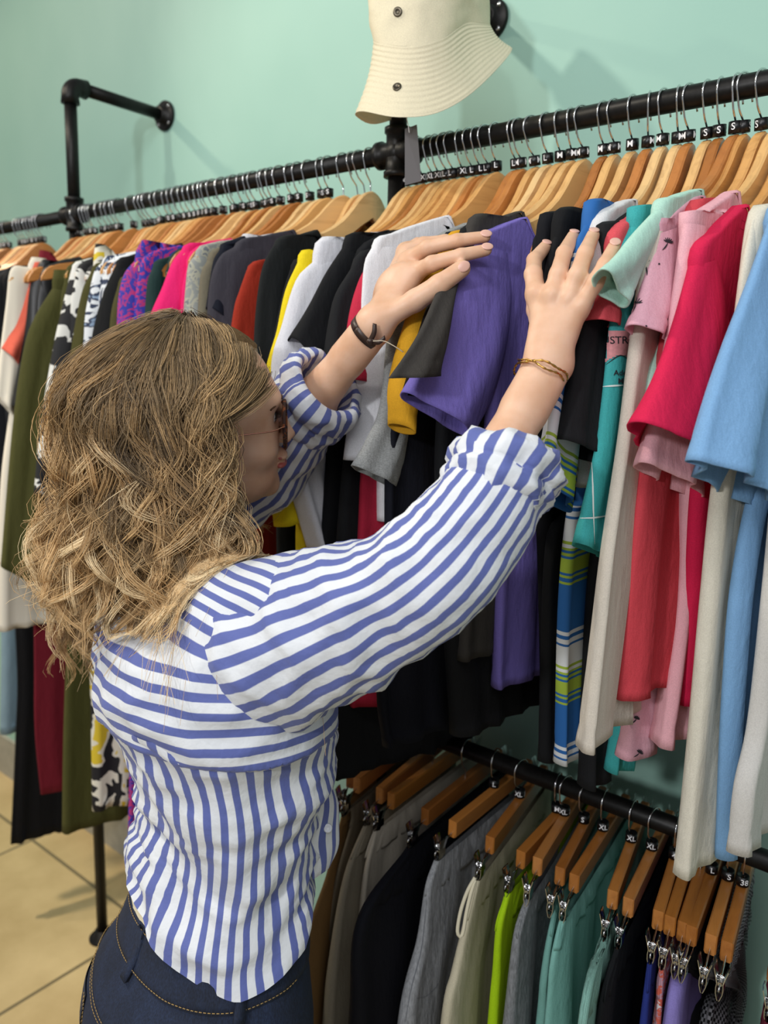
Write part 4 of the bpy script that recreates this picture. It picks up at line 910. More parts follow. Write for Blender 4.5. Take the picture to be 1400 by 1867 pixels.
R_FN, R_LO, R_HI = arm_hand(R_EL, R_WR, RH, RT_, (.031, .0285, .0195), -ray(1000, 600))
L_FN, L_LO, L_HI = arm_hand(L_EL, L_WR, LH, LT_, (.036, .032, .0185), -ray(720, 540)+vec(0, 0, .35))
bodyV = []; bodyF = []; nv = 0
for fn, lo, hi, h in ((f_head, HC-.15, HC+.14, .0022), (f_body, vec(*(MID[:2]-.42), -.005), vec(*(MID[:2]+.46), MID[2]+.30), .009), (R_FN, R_LO, R_HI, .0017), (L_FN, L_LO, L_HI, .0018)):
    lo, hi = np.array(lo), np.array(hi)
    if fn is f_head: lo[2] -= .06
    V, F = surface_net(fn, lo, hi, h); bodyV.append(V); bodyF.append(F+nv); nv += len(V)
body = mesh_obj('body', np.concatenate(bodyV), np.concatenate(bodyF), M_SKIN, person)
# nails
def nail(tip, prev, up, w=.0056, l=.0072, h=.0056):
    d = tip-prev; d /= np.linalg.norm(d); up = up-d*(up@d); up /= np.linalg.norm(up); s = np.cross(d, up)
    V, F = bmesh_sphere((0, 0, 0), 1, 16, 10); V = V*np.array([w, l, .0016]); c = tip+up*h+d*.0012
    a = .16; dd, uu = d*cos(a)-up*sin(a), up*cos(a)+d*sin(a)
    mesh_obj('fingernail', c+V@np.stack([s, dd, uu]), F, M_NAIL, person)
for hnd in (RH, LH[:2]):
    for pts, rr in hnd: nail(pts[3], pts[2], -ray(*project(pts[3])[:2])+vec(0, 0, .5 if hnd is RH else .9))
nail(LT_[0][3], LT_[0][2], -ray(842, 490)+vec(.0, 0, .1), .0060, .0080, .0084)

# ---------------------------------------------------------------- what the shopper wears
def shirt_mat(name, axis, period=.0185, duty=.45, warp=.0022):
    m, nt, b = new_mat(name); b.inputs['Roughness'].default_value = .78; b.inputs['Sheen Weight'].default_value = .15
    tc = nt.nodes.new('ShaderNodeTexCoord'); sp = nt.nodes.new('ShaderNodeSeparateXYZ'); nt.links.new(tc.outputs['UV'], sp.inputs[0])
    n = node(nt, 'ShaderNodeTexNoise', i_Scale=9.0, i_Detail=2.0); nt.links.new(coords(nt), n.inputs['Vector'])
    k = node(nt, 'ShaderNodeMath', operation='MULTIPLY_ADD'); k.inputs[1].default_value = warp*4; nt.links.new(n.outputs[0], k.inputs[0]); nt.links.new(sp.outputs[axis], k.inputs[2])
    mu = node(nt, 'ShaderNodeMath', operation='DIVIDE'); mu.inputs[1].default_value = period; nt.links.new(k.outputs[0], mu.inputs[0])
    fr = node(nt, 'ShaderNodeMath', operation='FRACT'); nt.links.new(mu.outputs[0], fr.inputs[0])
    W, B = srgb('#dfe2e6'), srgb('#5c68a8')
    r = ramp(nt, fr.outputs[0], [(0, B), (duty-.02, B), (duty+.02, W), (.97, W), (1, B)]); nt.links.new(r.outputs[0], b.inputs['Base Color'])
    n2 = node(nt, 'ShaderNodeTexNoise', i_Scale=30.0, i_Detail=4.0); nt.links.new(coords(nt), n2.inputs['Vector'])
    n3 = node(nt, 'ShaderNodeTexNoise', i_Scale=1100.0, i_Detail=2.0); nt.links.new(coords(nt), n3.inputs['Vector'])
    p = bump(nt, None, n2.outputs[0], .35, .010); bump(nt, b, n3.outputs[0], .2, .0004, p); return m
M_SV = shirt_mat('striped_cotton', 0); M_SHZ = shirt_mat('striped_cotton_yoke', 1)
def nz(p, f, o=0.0): return mnoise.noise(Vector((p[0]*f+o, p[1]*f+o*1.7, p[2]*f-o)))
def ridge(p, f, o=0.0): return 1-2*abs(nz(p, f, o))
def wrinkle(R, amp, f=(9, 9, 9), seed=0.0, mask=None, c=None):
    """push ring vertices along their outward direction with ridged folds"""
    n, m = R.shape[:2]; C = R.mean(1, keepdims=True) if c is None else c; D = R-C; D /= np.linalg.norm(D, axis=2, keepdims=True)+1e-9; f = np.array(f)
    out = R.copy()
    for i in range(n):
        for j in range(m):
            q = R[i, j]*f; w = ridge(q, 1.0, seed)*.6+ridge(q, 2.1, seed+5)*.28+nz(q, 4.2, seed+9)*.12
            out[i, j] += D[i, j]*amp*(w-.25)*(1 if mask is None else mask(i/(n-1), j/m))
    return out
def ring_uv(R, vfun=None, u0=0.0):
    L = np.linalg.norm(np.roll(R, -1, 1)-R, axis=2); per = L.sum(1).mean(); m = R.shape[1]
    U = np.broadcast_to((np.arange(m)/m*per+u0)[None, :], R.shape[:2]); 
    v = np.r_[0, np.cumsum(np.linalg.norm(np.diff(R.mean(1), axis=0), axis=1))]
    V = np.broadcast_to(v[:, None], R.shape[:2]) if vfun is None else vfun(R)
    return np.stack([U, V], -1)
def seam_uv(R, U):
    """close the ring without smearing the stripes across the seam: first column repeated"""
    R2 = np.concatenate([R, R[:, :1]], 1); L = np.linalg.norm(R[:, 0]-R[:, -1], axis=1).mean()
    last = U[:, -1:].copy(); last[..., 0] += L; U2 = np.concatenate([U, last], 1); return R2, U2
def open_loft(name, R, U, mat, parent, inner=0.0):
    R2, U2 = seam_uv(R, U); n, m = R2.shape[:2]; g = Geo(); g.add(R2.reshape(-1, 3), grid_faces(n, m, 0, False), U2)
    if inner:                                   # turned-in edge at the end so the opening has thickness
        k = 4; C = R[-1].mean(0); rows = []
        for i in range(k):
            q = R[-1-min(i*2, n-1)] if i else R[-1]; rows.append(q+(C-R[-1])/np.linalg.norm(R[-1]-C, axis=1)[:, None].mean()*inner*(0.5 if i == 0 else 1))
        Q = np.concatenate([R[-1:], np.array(rows)], 0); Uq = np.broadcast_to(U[-1:], (k+1,)+U.shape[1:]); Q2, Uq2 = seam_uv(Q, Uq); g.add(Q2.reshape(-1, 3), grid_faces(k+1, m, 0, False), Uq2)
    return g.obj(name, mat, parent)

shirt = link(bpy.data.objects.new('striped_shirt', None)); shirt.parent = person; shirt['label'] = 'blue and white striped cotton shirt with rolled sleeves'
# torso rings from the picture rows, each a real ellipse in plan
ROWS = [(1062, 375, 470, .905), (1080, 330, 505, .90), (1105, 262, 545, .90), (1145, 212, 562, .905), (1200, 190, 575, .91), (1260, 200, 584, .92), (1330, 232, 586, .93), (1400, 262, 580, .94), (1480, 276, 564, .95), (1560, 270, 552, .96), (1640, 256, 548, .97), (1672, 250, 550, .973)]
def torso_ring(cx, cy, L, R, d, m=96, kb=.74, grow=0.0, dz=None):
    c = at_depth((L+R)/2, cy, d); v = ray((L+R)/2, cy); v2 = v[:2]/np.linalg.norm(v[:2]); p = np.array([v2[1], -v2[0]])
    w = (R-L)/2*d/FPX; a = w/sqrt((BR[:2]@p)**2+(kb*(BF[:2]@p))**2)+grow; t = np.arange(m)*2*pi/m
    # start at the front, go round; slightly squared so the back is flat
    ct, st = superell(t, .88)
    return c[None]+BR[None]*(a*st)[:, None]+BF[None]*(a*kb*ct)[:, None]
def torso(rows, n, m=96, grow=0.0):
    A = np.array(rows, float); t = np.linspace(0, 1, n); q = spline(A/np.array([1, 1, 1, .001]), n)*np.array([1, 1, 1, .001])
    return np.array([torso_ring(0, y, L, R, d, m, grow=grow) for y, L, R, d in q])
T = torso(ROWS, 90)
Zc = T[:, :, 2].mean(1)
def tmask(t, u): return .35+.65*min(1, t*1.6)
T = wrinkle(T, .020, (5, 5, 11), 3.1, tmask)
T = wrinkle(T, .010, (11, 11, 19), 7.7, tmask)
U = ring_uv(T, lambda R: R[..., 2]*1.0)
yk = int(np.argmin(abs(Zc-at_depth(400, 1335, .85)[2])))
# yoke: follows the shoulders, cut off level at the back seam
Tc = T.mean(1); Ta = np.array([np.abs((T[i]-Tc[i])@BR).max() for i in range(len(T))]); Tb = np.array([np.abs((T[i]-Tc[i])@BF).max() for i in range(len(T))])
zy = Tc[yk, 2]; o_ = np.argsort(Tc[:, 2]); zs = Tc[o_, 2]
def f_yoke(P):
    z = P[..., 2]; cx = np.interp(z, zs, Tc[o_, 0]); cy = np.interp(z, zs, Tc[o_, 1]); a = np.interp(z, zs, Ta[o_]); b = np.interp(z, zs, Tb[o_])
    dx, dy = P[..., 0]-cx, P[..., 1]-cy; u_ = (dx*BR[0]+dy*BR[1])/a; w_ = (dx*BF[0]+dy*BF[1])/b
    e = (np.sqrt(u_*u_+w_*w_)-1)*b; e = np.maximum(e, z-Tc[24, 2])
    d = sd_cap(P, R_SH-UZ*.002, L_SH+UZ*.002, .062, .060); d = smin(d, e, .06)
    nb_ = MID+UZ*.03; d = smin(d, sd_cap(P, nb_, MID-UZ*.02, .062, .09), .04)
    for q, r in ((R_SH, R_EL), (L_SH, L_EL)): d = smin(d, sd_cap(P, q, q*.72+r*.28, .066, .066), .03)
    d = np.maximum(d, -sd_cap(P, MID-UZ*.0, MID+UZ*.2, .058, .060))
    return np.maximum(d, zy-.004-z)
V, F = surface_net(f_yoke, (*(MID[:2]-.30), zy-.02), (*(MID[:2]+.30), MID[2]+.12), .006)
c_ = V.mean(0)-UZ*.05
for i in range(len(V)):
    d = V[i]-c_; d /= np.linalg.norm(d); q = V[i]*np.array([7, 7, 13]); V[i] += d*(.010*(ridge(q, 1, 2.0)*.6+ridge(q, 2.2, 6.0)*.4-.3))
mesh_obj('yoke', V, F, M_SHZ, shirt, uv=np.stack([V[:, 0], V[:, 2]+.85*np.clip((V[:, 2]-R_SH[2]+.015)/.05, 0, 1)*(V@BF-MID@BF+.05)], 1))
# body of the shirt with a shirttail hem: lower at front and back than at the sides
B0 = T[yk-3:].copy(); m_ = B0.shape[1]; nB = len(B0)
tt = np.arange(m_)*2*pi/m_
for i in range(nB):
    k = i/(nB-1); B0[i, :, 2] += k**1.6*.055*np.minimum(1, (1-np.cos(tt-radians(116)))*2)**.8
    Cc = B0[i].mean(0); B0[i, :, :2] = Cc[:2]+(B0[i, :, :2]-Cc[:2])*(1+.03*k-.030*math.exp(-(i/5.0)**2))
open_loft('shirt_body', B0, U[yk-3:], M_SV, shirt, inner=.002)
SHB = B0
# collar band and folded collar
nb = at_depth(418, 1050, .92)
g = Geo(); cr = []
for r_, z_ in ((.064, -.020), (.062, .015), (.060, .028), (.063, .034), (.069, .026), (.076, .002), (.079, -.016)):
    t = np.arange(48)*2*pi/48; cr.append((MID+BR*.0+UZ*(.045+z_))[None]+BR[None]*(r_*np.sin(t))[:, None]+BF[None]*(r_*1.05*np.cos(t)+.0)[:, None]-UZ[None]*(.012*np.cos(t))[:, None])
cr = np.array(cr); open_loft('collar', cr, ring_uv(cr), M_SV, shirt)
# sleeves
def sleeve(P, rad, amp, seed, n=90, m=60, sag=.0, flatz=1.0):
    Q = spline(P, n); rr = np.interp(np.linspace(0, 1, n), np.linspace(0, 1, len(rad)), rad); T_, A, B_ = frames(Q); mi = n//2; t = np.arange(m)*2*pi/m+math.atan2(B_[mi]@FW, A[mi]@FW)
    R = Q[:, None]+(A[:, None]*np.cos(t)[None, :, None]+B_[:, None]*np.sin(t)[None, :, None]*flatz)*rr[:, None, None]
    if sag: R[..., 2] -= (np.sin(np.linspace(0, pi, n))[:, None]**1.5)*sag*np.clip(-(R[..., 2]-Q[:, None, 2])/rr[:, None], 0, 1)
    R = wrinkle(R, amp, (11, 11, 11), seed, lambda a, b: .5+.8*math.sin(pi*min(1, a*1.05)), Q[:, None]); return wrinkle(R, amp*.4, (26, 26, 26), seed+2, None, Q[:, None])
r_cuff = R_EL+(R_WR-R_EL)*.50; ux = (R_WR-R_EL)/np.linalg.norm(R_WR-R_EL)
SP = [at_depth(405, 1190, .872), at_depth(500, 1178, .83), at_depth(640, 1118, .775), at_depth(775, 1045, .735), at_depth(862, 952, .735), at_depth(918, 868, .745)]
RS = sleeve(SP, (.060, .084, .072, .058, .051, .046), .011, 1.3, sag=.006, flatz=1.0)
open_loft('sleeve', RS, ring_uv(RS), M_SV, shirt)
def cuff(c, ax, r0, prof, seed, tw=0.0, m=60, amp=.004, tilt=None):
    ax = ax/np.linalg.norm(ax); ref = vec(0, 0, 1); A = np.cross(ax, ref); A /= np.linalg.norm(A); B_ = np.cross(ax, A); t = np.arange(m)*2*pi/m; R = []
    pr = spline([(a, b) for a, b in prof], 34)
    for h, r in pr:
        R.append(c[None]+ax[None]*(h+.006*np.sin(t+seed))[:, None]+(A[None]*np.cos(t+tw*h)[:, None]+B_[None]*np.sin(t+tw*h)[:, None])*(r0+r))
    return wrinkle(np.array(R), amp, (34, 34, 34), seed, None, c[None, None]), ax
PRC = [(-.034, -.004), (-.028, .003), (-.018, .009), (-.008, .010), (-.003, .007), (.000, .011), (.012, .013), (.021, .010), (.026, .004), (.024, -.003), (.012, -.006), (-.005, -.007)]
cR, _ = cuff(at_depth(915, 868, .742), at_depth(955, 785, .757)-at_depth(893, 905, .735), .0395, PRC, 1.0, amp=.011)
open_loft('rolled_cuff', cR, ring_uv(cR), M_SV, shirt)
LP = [L_SH-BR*-.02-UZ*.01, L_SH*.62+L_EL*.38, L_EL+(L_SH-L_EL)*.12-UZ*.010, L_EL*.90+L_WR*.10-UZ*.006, L_EL*.62+L_WR*.38, L_EL*.50+L_WR*.50]
LSv = sleeve(LP, (.074, .066, .056, .052, .047), .011, 4.4)
open_loft('sleeve', LSv, ring_uv(LSv), M_SV, shirt)
cL, _ = cuff(L_EL*.47+L_WR*.53, L_WR-L_EL, .043, [(h*1.25, r*1.1) for h, r in PRC], 2.5, amp=.009)
open_loft('rolled_cuff', cL, ring_uv(cL), M_SV, shirt)
# front placket hanging free at the right of the waist
PL = spline([at_depth(*q) for q in ((585, 1330, .90), (575, 1400, .90), (566, 1480, .905), (562, 1560, .91), (566, 1606, .915))], 30)
PRr = spline([at_depth(*q) for q in ((604, 1330, .93), (604, 1400, .935), (614, 1470, .945), (622, 1530, .95), (598, 1580, .945))], 30)
g = Geo(); rows = []
for i in range(30):
    c = np.linspace(0, 1, 12)[:, None]; ln = PL[i]*(1-c)+PRr[i]*c+BF*(.008*np.sin(pi*c)+.003*sin(i*.5)); bk = ln[::-1]-ray(590, 1450)*-.003
    rows.append(np.concatenate([ln, bk]))
rows = np.array(rows); Ug = np.zeros(rows.shape[:2]+(2,)); ww = np.linspace(0, .052, 12); Ug[:, :12, 0] = ww; Ug[:, 12:, 0] = ww[::-1]
g.rings(rows, True, True, U=Ug); plk = g.obj('front_placket', M_SV, shirt)
bt = rows[20, 5]; g = Geo(); lathe(g, bt-ray(590, 1520)*.002, -ray(590, 1520), [(0, .0045), (.0015, .0055), (.003, .0045), (.0022, .003)], 18)
g.obj('button', plain('pearl_button', '#e6e8ee', .25), shirt)

# --- jeans
def denim():
    m, nt, b = new_mat('dark_denim'); b.inputs['Roughness'].default_value = .85
    n = node(nt, 'ShaderNodeTexNoise', i_Scale=14.0, i_Detail=5.0, i_Roughness=.65); nt.links.new(coords(nt, (1, 1, .5)), n.inputs['Vector'])
    r = ramp(nt, n.outputs[0], [(.3, srgb('#131b2b')), (.6, srgb('#1e2a42')), (.85, srgb('#33456a'))])
    n2 = node(nt, 'ShaderNodeTexNoise', i_Scale=700.0, i_Detail=2.0); nt.links.new(coords(nt, (1, 1, .25)), n2.inputs['Vector'])
    r2 = ramp(nt, n2.outputs[0], [(.35, (.65, .65, .68, 1)), (.7, (1.3, 1.3, 1.35, 1))]); mx = node(nt, 'ShaderNodeMix', data_type='RGBA', blend_type='MULTIPLY'); mx.inputs[0].default_value = 1
    nt.links.new(r.outputs[0], mx.inputs[6]); nt.links.new(r2.outputs[0], mx.inputs[7]); nt.links.new(mx.outputs[2], b.inputs['Base Color']); bump(nt, b, n2.outputs[0], .4, .0006); return m
M_DEN = denim(); M_STITCH = plain('tan_stitching', '#a88a55', .7); M_BELT = plain('cream_belt', '#cfc4a6', .6)
jeans = link(bpy.data.objects.new('jeans', None)); jeans.parent = person; jeans['label'] = 'dark blue denim jeans with tan stitching'
JR = [(1628, 252, 538, .965), (1660, 246, 542, .968), (1700, 226, 546, .972), (1760, 188, 550, .98), (1830, 164, 552, .988), (1900, 166, 546, .995), (1980, 178, 530, 1.0)]
J = torso(JR, 40, 96, 0.0); J = wrinkle(J, .0022, (14, 14, 20), 9.0)
open_loft('hips', J, ring_uv(J), M_DEN, jeans)
def jpt(u, k, lift=.0012):
    """point on the hips: u 0..1 round from the front towards the right, k row fraction"""
    i = k*(len(J)-1); i0 = int(min(i, len(J)-2)); f = i-i0; j = (u % 1)*96; j0 = int(j); g_ = j-j0
    P = lambda a, b: J[a, b % 96]
    p = (P(i0, j0)*(1-f)+P(i0+1, j0)*f)*(1-g_)+(P(i0, j0+1)*(1-f)+P(i0+1, j0+1)*f)*g_; c = J[i0].mean(0); d = p-c; d[2] = 0; return p+d/np.linalg.norm(d)*lift
def ribbon(pts, w, name, mat, th=.0016):
    g = Geo(); P = np.array(pts); T_, _, _ = frames(P); C = J.mean((0, 1)); R = []
    for p, t in zip(P, T_):
        o = p-C; o[2] = 0; o /= np.linalg.norm(o); s = np.cross(t, o); s /= np.linalg.norm(s); R.append([p-s*w-o*.001, p-s*w+o*th, p+s*w+o*th, p+s*w-o*.001])
    g.rings(R, True, True); return g.obj(name, mat, jeans)
wb = Geo()
wbr = np.array([[jpt(u, k, l) for u in np.arange(96)/96] for k, l in ((-.0, -.002), (0, .003), (.04, .0042), (.16, .0042), (.20, .003), (.205, 0))])
wb.rings(wbr); wb.obj('waistband', M_DEN, jeans)
def stitch(name, pts, r=.0005, dash=True):
    g = Geo(); P = spline(pts, max(12, int(np.linalg.norm(np.diff(np.array(pts), axis=0), axis=1).sum()/.0016)))
    for i in range(0, len(P)-2, 3): tube(g, P[i:i+3], r, 5)
    return g.obj(name, M_STITCH, jeans)
for k in (.02, .185): stitch('stitching', [jpt(u, k, .0050) for u in np.linspace(.2, .85, 30)])
for u in (.30, .50, .70): ribbon([jpt(u+.0*(k), k, .0045) for k in np.linspace(-.03, .24, 8)], .006, 'belt_loop', M_DEN, .003)
for dv in (0, .02): stitch('stitching', [jpt(u, .36+dv+.10*math.exp(-((u-.5)/.1)**2), .0022) for u in np.linspace(.28, .72, 36)])
for u0 in (.385, .615):
    q = [(-.055, .50), (-.060, .74), (0, .86), (.060, .74), (.055, .50)]
    g = Geo(); n_ = 14; R = []
    for a in np.linspace(-1, 1, n_):
        bot = .86-.12*abs(a); R.append([jpt(u0+a*(.055+.005*b), .50+(bot-.50)*b, .0022) for b in np.linspace(0, 1, 12)])
    R = np.array(R); g.add(R.reshape(-1, 3), [(i*12+j, i*12+j+1, (i+1)*12+j+1, (i+1)*12+j) for i in range(n_-1) for j in range(11)]); pk = g.obj('back_pocket', M_DEN, jeans)
    for off in (.0, .012): stitch('stitching', [jpt(u0+a*(1-off*8)*1.0, b-(.02 if b > .7 else 0)*(off > 0), .0040) for a, b in q])
pel = MID-UZ*.52
for s in (1, -1):
    hip = J[-1].mean(0)+BR*.068*s+UZ*.06; kn = vec(hip[0]+.01*s, hip[1]+.01, .42); an = vec(hip[0]+.012*s, hip[1], .05)
    P = spline([hip, (hip+kn)/2, kn, (kn+an)/2, an], 40); rr = np.interp(np.linspace(0, 1, 40), [0, .3, .5, .8, 1], [.098, .082, .064, .060, .062])
    R = tube_rings(P, rr, 40); R = wrinkle(R, .006, (10, 10, 22), 3.0+s, None, P[:, None]); open_loft('trouser_leg', R, ring_uv(R), M_DEN, jeans, inner=.003)
    g = Geo(); f0 = vec(an[0], an[1], 0)-BF*.06; prof = [(0, .030, .05), (.03, .036, .065), (.09, .034, .062), (.14, .040, .045), (.19, .040, .036), (.23, .030, .028), (.245, .012, .014)]; R = []
    for d_, w_, h_ in [(prof[0][0], .012, .02)]+prof:
        t = np.arange(20)*2*pi/20; c_, s_ = superell(t, .7); R.append(f0+BF*(d_)+BR*(w_*c_)[:, None]+UZ*(h_/2+h_/2*s_)[:, None]+UZ*.001)
    g.rings(R, True, True); sh = g.obj('shoe', plain('white_trainer', '#cfcfca', .5), person)
# cream belt with a steel slider, showing at the left hip
bl = Geo(); bw = np.array([[jpt(u, k, l)+UZ*.002 for u in np.arange(96)/96] for k, l in ((-.07, -.001), (-.07, .0015), (-.01, .0025), (-.01, .0))]); bl.rings(bw); blt = bl.obj('belt', M_BELT, person)
g = Geo(); c = jpt(.70, -.03, .005); n_ = c-J[0].mean(0); n_[2] = 0; n_ /= np.linalg.norm(n_); box(g, c, (.010, .0025, .014), np.stack([np.cross(UZ, n_), n_, UZ], 1)); g.obj('belt_slider', M_CHROME, blt)

def adopt(old, main_name, new_name):
    """the biggest piece becomes the garment itself and carries the others"""
    main = [c for c in old.children if c.name.split('.')[0] == main_name][0]; lb = old['label']
    for c in list(old.children):
        if c is not main: c.parent = main
    main.parent = person; bpy.data.objects.remove(old); main.name = new_name; main['label'] = lb
adopt(shirt, 'shirt_body', 'striped_shirt'); adopt(jeans, 'hips', 'jeans')
# --- jewellery
M_GOLD = plain('gold_chain', '#c99a52', .25, 1.0)
def band(c, ax, r, tilt, name, mat, w=.0008, n=70, wob=.0012, sq=1.0, seed=0):
    ax = ax/np.linalg.norm(ax); A = np.cross(ax, vec(0, 0, 1)); A /= np.linalg.norm(A); B_ = np.cross(ax, A); t = np.linspace(0, 2*pi, n)
    P = c+(A[None]*np.cos(t)[:, None]+B_[None]*np.sin(t)[:, None]*sq)*r+ax[None]*(tilt[0]*np.cos(t)+tilt[1]*np.sin(t)+wob*np.sin(5*t+seed))[:, None]
    g = Geo(); tube(g, P, w*(1+.35*np.sin(np.arange(n)*2.2)), 7, False); return g.obj(name, mat, person)
rx = R_WR-R_EL
band(at_depth(985, 682, .782), rx, .0262, (.004, .004), 'gold_bracelet', M_GOLD, .0011, sq=.96)
band(at_depth(986, 676, .783), rx, .0262, (-.006, .007), 'gold_bracelet', M_GOLD, .0010, sq=.96, seed=2)
# brown ribbon tied round the left wrist, with loose tails
M_RIB = plain('brown_satin_ribbon', '#3b2a22', .4)
def rib(P, W, name, parent, mat=M_RIB):
    g = Geo(); P = np.asarray(P); W = np.asarray(W); R = [];
    T_, _, _ = frames(P)
    for p, w, t in zip(P, W, T_):
        nn = np.cross(t, w); nn /= np.linalg.norm(nn); R.append([p-w-nn*.0004, p-w+nn*.0004, p+w+nn*.0004, p+w-nn*.0004])
    g.rings(R, True, True); return g.obj(name, mat, parent)
la = (L_WR-L_EL)/np.linalg.norm(L_WR-L_EL); lc = at_depth(671, 606, .930); A = np.cross(la, vec(0, 0, 1)); A /= np.linalg.norm(A); B_ = np.cross(la, A); t = np.linspace(0, 2*pi, 50)
RP = lc+(A[None]*np.cos(t)[:, None]+B_[None]*np.sin(t)[:, None])*.0232+la[None]*(.004*np.cos(t))[:, None]
rb = rib(RP, np.broadcast_to(la*.0048, RP.shape), 'ribbon_bracelet', person)
kn = at_depth(675, 622, .903)
g = Geo(); V_, F_ = bmesh_sphere(kn, .0045, 14, 8, (1, 1, .8)); g.add(V_, F_); g.obj('knot', M_RIB, rb)
for q in (((675, 622, .903), (682, 606, .897), (683, 590, .895)), ((675, 622, .903), (690, 624, .898), (702, 615, .897))):
    P = spline([at_depth(*k) for k in q], 10); rib(P, np.linspace(1, .75, 10)[:, None]*(np.cross(ray(680, 600), P[-1]-P[0])/np.linalg.norm(np.cross(ray(680, 600), P[-1]-P[0]))*.0032)[None], 'ribbon_tail', rb)
g = Geo(); tube(g, spline([at_depth(*k) for k in ((680, 622, .900), (700, 622, .895), (720, 632, .893), (735, 642, .896))], 20), .0006, 6); g.obj('thread_tail', plain('pale_thread', '#c9b9a0', .6), rb)

# --- glasses
M_TORT = blotch_mat('tortoiseshell', '#3a221a', '#8a4a22', 120, .55); M_ROSE = plain('rose_gold_metal', '#c9907a', .2, 1.0)
lm, nt_, b_ = new_mat('tinted_lens'); b_.inputs['Base Color'].default_value = srgb('#a8857c'); b_.inputs['Roughness'].default_value = .03; b_.inputs['Transmission Weight'].default_value = .9; b_.inputs['IOR'].default_value = 1.05
glasses = mesh_obj('eyeglasses', [hw((0, .118, .010))], [], M_TORT, person); bpy.data.objects.remove(glasses)
gl = Geo(); tube(gl, spline([hw(p) for p in ((-.0085, .0985, .006), (0, .1015, .011), (.0085, .0985, .006))], 10), .0011, 8); glasses = gl.obj('eyeglasses', M_ROSE, person)
for s in (1, -1):
    t = np.linspace(0, 2*pi, 49); C = vec(.034*s, .0905, -.006); P = [hw(C+vec(.0275*cos(a), -.010*cos(a)*s, .0285*sin(a))) for a in t]
    g = Geo(); tube(g, P, .0021, 8, False); g.obj('rim', M_TORT, glasses)
    g = Geo(); g.add([hw(C)]+P[:-1], [(0, i+1, (i+1) % 48+1) for i in range(48)]); g.add([hw(C+vec(0, -.0012, 0))]+[p-HF*.0012 for p in P[:-1]], [(0, (i+1) % 48+1, i+1) for i in range(48)]); g.obj('lens', lm, glasses)
    g = Geo(); tube(g, spline([hw(p) for p in ((.0605*s, .081, .001), (.066*s, .078, .003), (.072*s, .060, .002), (.0765*s, .010, .004), (.0775*s, -.004, .002), (.076*s, -.024, -.018))], 30), .0010, 8); g.obj('temple_arm', M_ROSE, glasses)
    g = Geo(); V_, F_ = bmesh_sphere(hw((.0125*s, .0905, -.006)), .0042, 12, 8, (.6, 1, 1.2)); g.add(V_, F_); g.obj('nose_pad', plain('clear_pad', '#c9a99c', .2), glasses)
# eyes, brows and lips
for s in (1, -1):
    g = Geo(); V_, F_ = bmesh_sphere(hw((.031*s, .0680, .004)), .0118, 20, 14); g.add(V_, F_); e = g.obj('eyeball', plain('eye_white', '#e3ddd6', .15), person)
    g = Geo(); lathe(g, hw((.031*s, .0791, .004)), HF, [(0, .0058), (.0009, .0045), (.0014, .001)], 20); g.obj('iris', plain('blue_grey_iris', '#5f7480', .1), e)
    g = Geo(); tube(g, spline([hw(p) for p in ((.014*s, .0905, .022), (.028*s, .0885, .0275), (.042*s, .080, .026), (.052*s, .068, .020))], 16), [.0012]+[.0024]*8+[.0018]*5+[.0010]*2, 7); g.obj('eyebrow', plain('brown_brow', '#5a3d28', .8), person)
    g = Geo()
    for k in range(16):
        a = -1+2*k/15; p0 = vec(.031*s+.012*a, .0790-.004*a*a, .0075-.002*a*a); tube(g, [hw(p0), hw(p0+vec(.002*a, .0055, .002)), hw(p0+vec(.004*a, .009, .0055))], [.0004, .0003, .0001], 4)
    g.obj('eyelashes', plain('dark_lash', '#2a1c14', .6), person)
lipm = plain('lips', '#b5605a', .35)
for zc, yc, rz_ in ((-.0555, .0925, .0050), (-.0665, .0915, .0058)):
    g = Geo(); V_, F_ = bmesh_sphere((0, 0, 0), 1, 24, 12); V_ = V_*np.array([.0215, .0098, rz_]); V_[:, 1] -= 4.5*V_[:, 0]**2*2; g.add((HC+(np.array([0, yc, zc])+V_)@HM.T), F_); g.obj('lip', lipm, person)

# ---------------------------------------------------------------- hair: combed locks of fine strands
def hair_mat():
    m, nt, b = new_mat('wavy_blonde_hair'); at = node(nt, 'ShaderNodeAttribute', attribute_name='tone')
    r = ramp(nt, at.outputs['Fac'], [(0, srgb('#5a4833')), (.3, srgb('#8f7756')), (.55, srgb('#be9b6b')), (.8, srgb('#e4bc84')), (1, srgb('#f6dcae'))])
    nt.links.new(r.outputs[0], b.inputs['Base Color']); b.inputs['Roughness'].default_value = .42; b.inputs['Specular IOR Level'].default_value = .35
    b.inputs['Subsurface Weight'].default_value = 0.0; b.inputs['Sheen Weight'].default_value = .1; return m
M_HAIR = hair_mat()
E0 = np.array([0, -.010, .034]); ER = np.array([.074, .093, .080])
def hair_radius(psi, z):
    """distance of the outer hair from the head axis at azimuth psi (0 = face) and height z"""
    w = (1-np.cos(psi))/2
    back = np.interp(z, [-.40, -.30, -.14, -.02, .04, .08], [.185, .200, .192, .158, .140, .115])
    front = np.interp(z, [-.40, -.24, -.17, -.12, -.08, -.02, .04], [.175, .170, .160, .120, .100, .090, .086])
    return front*(1-w)+back*w
